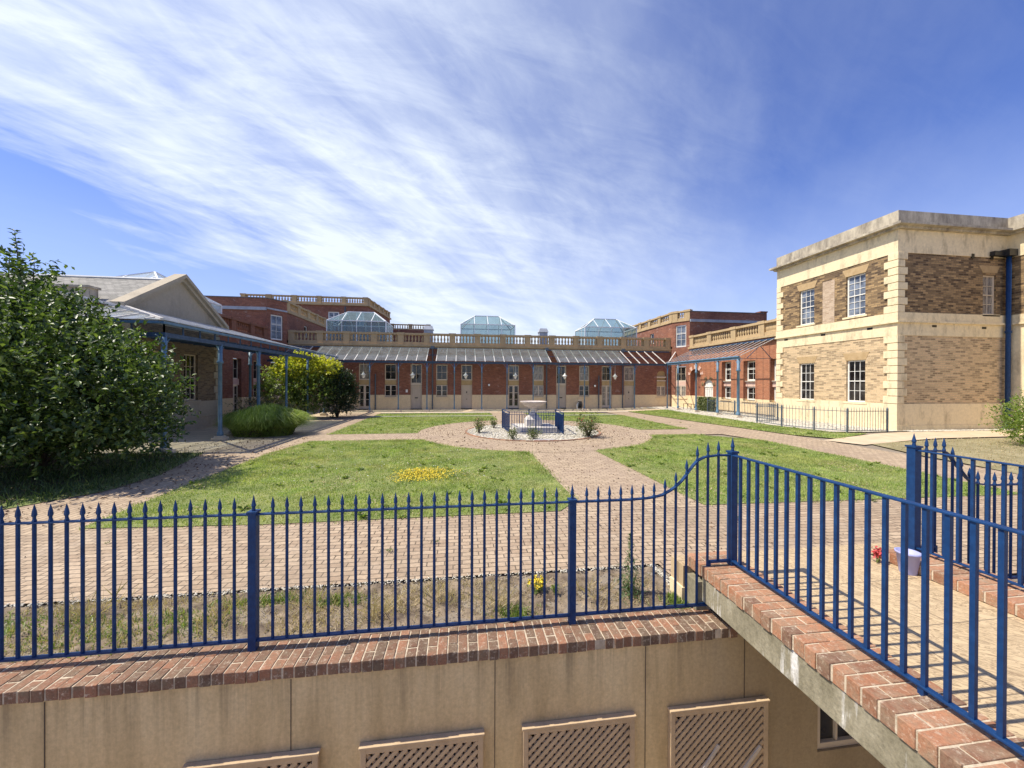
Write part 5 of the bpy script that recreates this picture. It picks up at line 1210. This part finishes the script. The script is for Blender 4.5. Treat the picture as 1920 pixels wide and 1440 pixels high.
# ================================================================== TREES AND SHRUBS
tr = thing('broadleaf_tree', 'large dark broadleaf tree at the left with branches sweeping to the ground', 'tree', (-10.9, 11.2, 0))
limbs((-10.9, 11.2, -.05), [((-11.2, 11.1, 5.2), .11), ((-12.8, 11.2, 3.8), .08), ((-9.4, 11, 3.4), .08), ((-8.6, 11.1, 2.0), .06), ((-10.2, 10.2, 3.2), .07), ((-11.8, 12.2, 3.6), .07), ((-9.6, 12.1, 1.4), .05)], .1, 'trunk', BARK, tr)
lobes = [(-11.5, 11.2, 2.7, 1.9, 1.8, 2.2), (-10.1, 11.0, 2.2, 1.7, 1.6, 1.85), (-8.75, 11.05, 1.75, 1.15, 1.25, 1.30), (-13.3, 11.3, 2.5, 1.9, 1.9, 2.3), (-11.2, 11.0, 4.35, .85, .8, .95), (-10.3, 10.9, 3.7, .9, .9, .8), (-9.2, 10.9, 2.7, .8, .9, .75),
         (-8.4, 9.4, 2.1, 1.45, 1.2, 1.5), (-9.9, 9.5, 2.4, 1.6, 1.3, 1.9), (-7.5, 9.5, 1.55, .95, 1.1, .95), (-8.7, 9.0, .8, 1.2, .9, .7), (-10.5, 8.8, 1.2, 1.5, 1.0, 1.1), (-12.3, 9.2, 2.0, 1.6, 1.2, 1.8),
         (-9.3, 10.4, .95, 1.3, .9, .75), (-11.2, 10.2, 1.2, 1.9, 1.0, 1.0), (-13.0, 10.3, 1.2, 1.6, 1.0, 1.0)]
crown(lobes, 7800, 8, .138, .072, 'crown', LEAFT, tr, worigin(tr), spr=.45, shell=.35, zmin=.60)
Ps, Ds = [], []; b = MB()
for (x, y, z, h) in ((-11.12, 11.0, 5.0, 1.05), (-11.5, 11.1, 4.9, .7), (-10.75, 10.9, 4.7, .55), (-11.8, 11.0, 4.6, .6), (-10.2, 10.8, 4.2, .4), (-12.3, 11, 4.5, .5), (-8.0, 11, 2.5, .5), (-9.0, 10.8, 3.3, .35)):
    dx = R.uniform(-.12, .15)
    b = MB(); b.tube([(x, y, z-.6), (x+dx*.5, y, z+h*.5), (x+dx, y, z+h)], [.014, .010, .003], 5); b.build('leading_shoot', BARK, tr)
    for k in range(int(70*h)+16):
        f = R.random(); a = R.uniform(0, 6.28); Ps.append((x+dx*f, y, z-.5+(h+.5)*f)); Ds.append((cos(a), sin(a), .35))
P = np.array(Ps); D = np.array(Ds); D /= np.linalg.norm(D, axis=1)[:, None]; leaves(P, D, .14*NR.uniform(.7, 1.15, len(P)), .06*NR.uniform(.8, 1.2, len(P)), 'shoot_leaves', LEAFT, tr, worigin(tr))

gb = thing('golden_shrub', 'large shrub with golden yellow upper leaves behind the left canopy columns', 'shrub', (-9.7, 24.5, 0))
limbs((-9.7, 24.5, -.05), [((-10.8, 24.4, 2.6), .06), ((-8.6, 24.6, 2.8), .06), ((-9.6, 24.5, 3.4), .07), ((-11.2, 24.2, 1.5), .04), ((-8.5, 24, 1.4), .04)], .1, 'trunk', BARK, gb)
crown([(-9.9, 24.6, 3.0, 1.7, 1.1, .85), (-8.6, 24.6, 2.9, 1.0, .9, .75), (-9.9, 24.5, 3.5, .5, .5, .5)], 900, 8, .15, .10, 'golden_crown', LEAFG, gb, worigin(gb), spr=.3, shell=.5)
crown([(-10.6, 24.3, 1.9, 1.6, 1.2, 1.45), (-9.1, 24.1, 1.6, 1.4, 1.0, 1.25)], 1500, 8, .13, .08, 'green_crown', LEAFM, gb, worigin(gb), spr=.3, shell=.45, zmin=.25)
db = thing('evergreen_bush', 'rounded dark evergreen bush beside the golden shrub', 'bush', (-7.85, 24.8, 0))
limbs((-7.85, 24.8, -.05), [((-8.3, 24.8, 2.2), .05), ((-7.3, 24.7, 2.2), .05), ((-7.8, 24.4, 2.6), .05)], .1, 'trunk', BARK, db)
crown([(-7.85, 24.8, 1.6, 1.2, 1.15, 1.5), (-7.6, 24.7, 2.3, .8, .8, .75), (-7.2, 24.6, 1.4, .75, .8, 1.0)], 2600, 8, .085, .05, 'crown', LEAFD, db, worigin(db), spr=.22, shell=.35, zmin=.1)
plant('rose_bush', 'leggy rose bush with pale flowers beside the left canopy column', 'shrub', -9.75, 18.6, 0, 1.35, .42, 420, .07, .045, LEAFR, 8, PINKF, None, 60, .06)
us = thing('understorey_shrub', 'straggly grey green shrub under the left canopy behind the grass tussock', 'shrub', (-10.6, 21.3, 0))
limbs((-10.6, 21.3, -.05), [((-11.2, 21.2, 1.2), .03), ((-10, 21.3, 1.1), .03), ((-10.6, 21, 1.5), .03)], .1, 'trunk', BARK, us)
crown([(-10.6, 21.2, .8, 1.3, .9, .75), (-9.6, 21.9, .6, .8, .7, .55)], 700, 7, .08, .045, 'crown', leafmat('greyish_leaves', (.08, .085, .04), (.15, .15, .07), (.26, .22, .13)), us, worigin(us), spr=.25, shell=.3, zmin=.05)
# arching grass tussock
ts = thing('grass_tussock', 'big mound of fine arching green grass beside the brick path', 'ornamental grass', (-8.3, 16.9, 0))
n = 15000; a = NR.uniform(0, 2*pi, n); r_ = np.sqrt(NR.rand(n))
bx, by = -8.3+r_*np.cos(a)*1.1, 16.9+r_*np.sin(a)*.65
hh = NR.uniform(.5, 1.15, n)*(1.25-.42*r_); oa = a+NR.normal(0, .7, n); out = NR.uniform(.15, 1.05, n)*(.4+.65*r_)
ox, oy = np.cos(oa)*out+.22*hh, np.sin(oa)*out*.8
w = .007; pa = NR.uniform(0, 2*pi, n); wx, wy = np.cos(pa)*w, np.sin(pa)*w
rows = []
for f, hf, ww in ((0, 0, 1), (.35, .62, 1), (.7, .98, .8), (1., .93, .15)):
    for sg in (-1, 1): rows.append(np.stack([bx+ox*f**1.5+wx*sg*ww, by+oy*f**1.5+wy*sg*ww, hh*hf*(1 if f < 1 else 1-.25*out)], 1))
V = np.stack(rows, 1).reshape(-1, 3); i = np.arange(n)*8
F = np.concatenate([np.stack([i+2*k, i+2*k+1, i+2*k+3, i+2*k+2], 1) for k in range(3)])
npmesh('blades', V, F, TUSS, ts, worigin(ts))
n = 900; a = NR.uniform(0, 2*pi, n); P = np.stack([-8.3+np.cos(a)*NR.uniform(.2, 1.3, n), 16.9+np.sin(a)*NR.uniform(.2, .8, n), NR.uniform(.02, .35, n)], 1)
D = NR.normal(0, 1, (n, 3)); D /= np.linalg.norm(D, axis=1)[:, None]; leaves(P, D, np.full(n, .25), np.full(n, .02), 'dead_thatch', leafmat('dead_thatch', (.03, .025, .015), (.08, .065, .035), (.13, .10, .05), .1), ts, worigin(ts))
rb_ = thing('privet_bush', 'bright green bush cut by the right edge of the picture', 'bush', (19.2, 10.0, .17))
limbs((19.2, 10, .1), [((18.7, 9.8, 1.3), .04), ((19.7, 10, 1.4), .04), ((19.2, 10, 1.6), .04)], .1, 'trunk', BARK, rb_)
crown([(19.2, 10.0, 1.05, 1.05, 1.1, .85), (18.8, 9.7, .7, .8, .9, .55), (19.9, 10.2, 1.2, .9, .9, .8)], 1700, 8, .07, .04, 'crown', LEAFY, rb_, worigin(rb_), spr=.25, shell=.4, zmin=.2)
hg = thing('variegated_hedge', 'clipped variegated hedge panel in front of the white arched door', 'hedge', (17.95, 25.6, .15))
n = 5200; P = np.stack([NR.uniform(17.75, 18.15, n), NR.uniform(24.7, 26.55, n), NR.uniform(.2, 1.22, n)], 1); D = NR.normal(0, 1, (n, 3)); D /= np.linalg.norm(D, axis=1)[:, None]
leaves(P, D, .10*NR.uniform(.6, 1.2, n), .07*NR.uniform(.6, 1.2, n), 'foliage', LEAFH, hg, worigin(hg))
m = MB()
for y in (24.9, 25.5, 26.1, 26.5): m.tube([(17.95, y, .1), (17.95, y, 1.1)], .02, 5)
m.build('stem', BARK, hg)
# grass and weeds in the tree bed, tree shade painted into their dark colour
bx_ = [(-8.25, 7.0), (-7.9, 7.6), (-7.2, 8.6), (-7.15, 9.8), (-7.6, 11.4), (-8.0, 12.8), (-14, 12.8), (-14, 7.0)]
sheet('bed_edge_soil', [(-8.3, 6.95), (-7.9, 7.55), (-7.2, 8.55), (-7.15, 9.8), (-7.6, 11.4), (-8.05, 12.8), (-8.3, 12.8)], .02, TURF, cut=False)
tag(grass(bx_, 420, .16, .016, 'rough_grass', LEAFT), 'rough grass darkened for shade in the bed under the big tree', 'grass')
tag(grass([(13.9, 6.4), (20, 6.4), (20, 11.9), (14.7, 11.6), (14.1, 10)], 160, .05, .02, 'parched_grass', STRAW), 'parched grass beside the tan path', 'grass')
# lawn weeds, daisies, yellow patch
def rosette(n, polys, L, W_, m_, name, lab, cat, per=9):
    xs_, ys_ = [], []
    for P in polys:
        x, y = scatter(P, n); xs_.append(x); ys_.append(y)
    x = np.concatenate(xs_); y = np.concatenate(ys_); q = len(x); S_ = NR.uniform(.5, 1.4, q)
    x, y, S_ = np.repeat(x, per), np.repeat(y, per), np.repeat(S_, per); a = NR.uniform(0, 6.28, q*per)
    D = np.stack([np.cos(a), np.sin(a), NR.uniform(.25, 1.1, q*per)], 1); D /= np.linalg.norm(D, axis=1)[:, None]
    o = leaves(np.stack([x+NR.normal(0, .012, len(x)), y+NR.normal(0, .012, len(x)), gza(x, y)+.02], 1), D, L*S_, W_*S_, name, m_, None, (0, 0, 0)); return tag(struct(o, 'stuff'), lab, cat)
rosette(1.1, [lawnNL, lawnNR, lawnR, lawnFR, lawnFL], .09, .034, LEAFM, 'lawn_weeds', 'leafy weed tufts dotted over the lawns', 'weeds', 12)
rosette(.22, [[(-8, 4.5), (12, 4.5), (12, 6.2), (-8, 6.2)], [(2, 6.5), (4.4, 6.5), (4.4, 11), (2, 11)], [(11.5, 7), (13.4, 7), (13.6, 26), (11.6, 26)]], .07, .018, LEAFR, 'paving_weeds', 'small weeds growing in the paving joints', 'weeds', 10)
def petals(x, y, z, s, name, m_, lab, cat):
    n = len(x); D = np.stack([NR.normal(0, 1, n), NR.normal(0, 1, n), NR.uniform(-.2, .3, n)], 1); D /= np.linalg.norm(D, axis=1)[:, None]
    return tag(struct(leaves(np.stack([x, y, z], 1), D, s*NR.uniform(.6, 1.3, n), s*NR.uniform(.6, 1.2, n), name, m_, None, (0, 0, 0)), 'stuff'), lab, cat)
n = 1500; cx_ = NR.choice([-1.35, -1.0, -.75, -1.15, -.5], n); cy_ = NR.choice([8.75, 9.0, 9.3, 9.5], n)
petals(cx_+NR.normal(0, .20, n), cy_+NR.normal(0, .16, n), NR.uniform(.05, .085, n), .032, 'yellow_flower_patch', YELLOWF, 'patch of small yellow flowers in the near left lawn', 'flowers')
x, y = scatter([(-4.5, 8.5), (1.5, 8.5), (1.2, 12.5), (-4, 13.5)], 9); petals(x, y, np.full(len(x), .07), .022, 'daisies', WHITEF, 'scattered white daisies in the near left lawn', 'flowers')
# leaf litter on the circle
n = 900; a = NR.uniform(0, 2*pi, n); r_ = NR.uniform(3.1, 5.3, n)*NR.choice([1, 1, 1, 1.25], n)
x, y = CC[0]+r_*np.cos(a), CC[1]+r_*np.sin(a); k = (y > 6.5)
petals(x[k], y[k], np.full(k.sum(), .022), .055, 'leaf_litter', LITTER, 'brown fallen leaves and debris on the paved circle', 'debris')
n = 260; x = NR.uniform(2, 4.5, n); y = NR.uniform(4.5, 12, n); petals(x, y, np.full(n, .012), .035, 'leaf_litter', LITTER, 'brown debris on the central brick path', 'debris')

# ================================================================== FOUNTAIN
n = 6000; a = NR.uniform(0, 2*pi, n); r_ = 3.0*np.sqrt(NR.rand(n)); x, y = CC[0]+r_*np.cos(a), CC[1]+r_*np.sin(a)
tag(struct(pebbles(x, y, np.full(n, .03), NR.uniform(.03, .065, n), 'pebbles', PEBBLE), 'stuff'), 'white pebbles round the fountain', 'pebbles')
struct(ring('pebble_base', CC, 0.05, 3.02, .016, bpy.data.materials['gravel_bed_base']))
m = MB()
for k in range(72):
    a0, a1 = 2*pi*k/72, 2*pi*(k+.93)/72
    p = lambda r, a, z: (CC[0]+r*cos(a), CC[1]+r*sin(a), z)
    m.hexa([p(3.0, a0, 0), p(3.1, a0, 0), p(3.1, a1, 0), p(3.0, a1, 0)], [p(3.0, a0, .045), p(3.1, a0, .045), p(3.1, a1, .045), p(3.0, a1, .045)])
struct(m.build('circle_edging', KERBBR, None))
n = 2600; x = NR.uniform(15.8, 19.0, n); y = NR.uniform(14.0, 28.0, n); k = (x > 17) | (y > 18.5); x, y = x[k], y[k]
tag(struct(pebbles(x, y, gza(x, y)+.03, NR.uniform(.03, .06, len(x)), 'pebbles', PEBBLE), 'stuff'), 'pale pebbles along the right building', 'pebbles')
n = 900; x = NR.uniform(19.2, 24.8, n); y = 14.12-NR.uniform(.05, .42, n)
tag(struct(pebbles(x, y, gza(x, y)+.03, NR.uniform(.03, .06, n), 'pebbles', PEBBLE), 'stuff'), 'pale pebbles at the foot of the stock brick block', 'pebbles')
ft = thing('fountain', 'grey stone fountain with a wide fluted bowl on a stepped pedestal inside blue railings', 'fountain', (3.2, 16.85, 0))
FX, FY = 3.2, 16.85
m = MB(); m.box(FX-.92, FY-.85, 0, FX+.92, FY+.85, .30); m.build('lower_step', FOUNT, ft, bevel=.02)
m = MB(); m.box(FX-.36, FY-.36, .30, FX+.36, FY+.36, .60); m.build('pedestal', FOUNT, ft, bevel=.015)
m = MB(); m.hexa([(FX-.33, FY-.33, .60), (FX+.33, FY-.33, .60), (FX+.33, FY+.33, .60), (FX-.33, FY+.33, .60)], [(FX-.13, FY-.13, .86), (FX+.13, FY-.13, .86), (FX+.13, FY+.13, .86), (FX-.13, FY+.13, .86)])
m.lathe((FX, FY, .86), [(.14, 0), (.11, .05), (.09, .12), (.15, .19), (.15, .22)], 16); m.build('stem', FOUNT, ft)
m = MB(); pf = [(.12, 1.08), (.20, 1.09), (.22, 1.13), (.38, 1.20), (.50, 1.29), (.56, 1.335), (.60, 1.36), (.61, 1.40), (.56, 1.405), (.50, 1.37), (.30, 1.30), (.05, 1.27)]
n_ = 48; o_ = 0
for r_, z in pf:
    for k in range(n_): q = r_*(1+(.045*cos(k*pi/2) if .2 < r_ < .56 and z < 1.33 else 0)); m.v.append((FX+q*cos(2*pi*k/n_), FY+q*sin(2*pi*k/n_), z))
for i in range(len(pf)-1):
    for k in range(n_): k2 = (k+1) % n_; m.f.append((i*n_+k, i*n_+k2, (i+1)*n_+k2, (i+1)*n_+k))
m.build('bowl', FOUNTB, ft)
fr_ = thing('fountain_railing', 'low blue railing enclosure round the fountain', 'railing', (3.2, 16.8, 0))
A_, B_, C_, D_ = (2.0, 16.15), (4.25, 15.5), (4.45, 17.6), (1.9, 18.0)
M1 = ((A_[0]+B_[0])/2, (A_[1]+B_[1])/2); M2 = ((C_[0]+D_[0])/2, (C_[1]+D_[1])/2)
fbm = protomesh(MB().box(-.008, -.008, 0, .008, .008, .74), 'bar', BLUE)
nb = 0
for P, Q in ((A_, M1), (M1, B_), (B_, C_), (C_, M2), (M2, D_), (D_, A_)):
    m = MB()
    for z in (.12, .86, .96): m.bar((*P, z), (*Q, z), .03, .02)
    m.build('rail_panel', BLUE, fr_)
    L_ = sqrt((P[0]-Q[0])**2+(P[1]-Q[1])**2); k_ = int(L_/.112)
    for i in range(1, k_): f = i/k_; inst('bar', fbm, (P[0]+(Q[0]-P[0])*f, P[1]+(Q[1]-P[1])*f, .12), fr_)
    m = MB(); m.box(P[0]-.025, P[1]-.025, 0, P[0]+.025, P[1]+.025, .97); m.build('post', BLUE, fr_)
for x, y, h, r_, n, lab, fn in ((.7, 16.5, .62, .38, 330, 'leggy rose bush on the pebbles left of the fountain', 10), (1.5, 18.2, .5, .3, 180, 'small rose bush behind the left end of the fountain railing', 0), (1.95, 14.55, .42, .3, 200, 'small rose bush at the front left corner of the fountain railing', 0),
                               (2.75, 14.3, .52, .32, 260, 'rose bush on the pebbles in front of the fountain', 0), (5.15, 14.8, .85, .72, 1100, 'largest rose bush, right of the fountain', 30)):
    plant('rose_bush', lab, 'rose bush', x, y, .03, h, r_, n, .08, .05, LEAFR, 9 if n < 900 else 18, REDF if n > 900 else PINKF, 'rose bushes round the fountain', fn, .05)
m = MB(); m.box(2.7, 14.02, .03, 3.5, 14.2, .07); tag(m.build('stone_slab', FOUNT, None), 'narrow pale stone slab lying on the pebbles before the fountain', 'slab')

# small things along the far wall
hr = thing('hose_reel', 'dark reel of garden hose with pale loop standing by the far cream wall', 'hose reel', (9.85, 30.75, 0))
m = MB()
for k in range(5): m.tube([(9.75+.06*k, 30.75+.27*cos(a), .40+.27*sin(a)) for a in [2*pi*i/20 for i in range(21)]], .028, 6, cap=False)
m.build('hose', BLACK, hr)
m = MB(); m.tube([(9.55, 30.6, .02), (9.72, 30.7, .42), (9.85, 30.72, .78), (9.98, 30.7, .42), (10.1, 30.6, .02)], .018, 6); m.tube([(9.72, 30.7, .78), (10.0, 30.7, .78)], .02, 6); m.build('stand', GREYPL, hr)
m = MB(); m.tube([(9.68, 30.6, .60), (9.56, 30.5, .42), (9.52, 30.45, .2), (9.6, 30.4, .03), (9.8, 30.4, .02)], .022, 6); m.build('loose_hose', PVC, hr)
bn = thing('low_bench', 'small black metal bench before the arched brick recess', 'bench', (17.9, 27.6, .15))
m = MB()
for k in range(5): m.box(17.7+.08*k, 27.1, .60, 17.76+.08*k, 28.2, .62)
m.build('seat', BLACK, bn)
for x in (17.72, 18.05):
    for y in (27.15, 28.15): m = MB(); m.box(x-.015, y-.015, .12, x+.015, y+.015, .6); m.build('leg', BLACK, bn)
for x, y, s_, l in ((15.35, 30.5, .16, 'flat pale rock by the far wall, left of three'), (15.95, 30.5, .17, 'flat pale rock by the far wall, middle of three'), (16.35, 30.4, .12, 'small pale rock by the far wall, nearest the last column')):
    o = pebbles(np.array([x]), np.array([y]), np.array([.09]), np.array([s_*1.5]), 'rock', FOUNTB, None, (0, 0, 0)); tag(o, l, 'rock', 'rocks by the far wall')

n = 900; x = NR.uniform(-9.5, -5.9, n); y = NR.uniform(6.4, 16, n)
petals(x, y, np.full(n, .024), .05, 'leaf_litter', LITTER, 'brown leaf litter on the path beside the big tree', 'debris')
n = 420; x = NR.uniform(-7, 11, n); y = NR.uniform(4.4, 6.25, n)
petals(x, y, np.full(n, .012), .018, 'leaf_litter', LITTER, 'small brown specks on the near brick walk', 'debris')
x, y = scatter(lawnNL, 60); k = (np.sin(x*2.1+1)*np.sin(y*1.6) > .35); petals(x[k], y[k], np.full(k.sum(), .05), .035, 'dead_grass_patches', STRAW, 'dry yellowed patches in the near left lawn', 'grass')
x, y = scatter(lawnNR, 60); k = (np.sin(x*1.7)*np.sin(y*1.9+1) > .35); petals(x[k], y[k], np.full(k.sum(), .05), .035, 'dead_grass_patches', STRAW, 'dry yellowed patches in the near right lawn', 'grass')
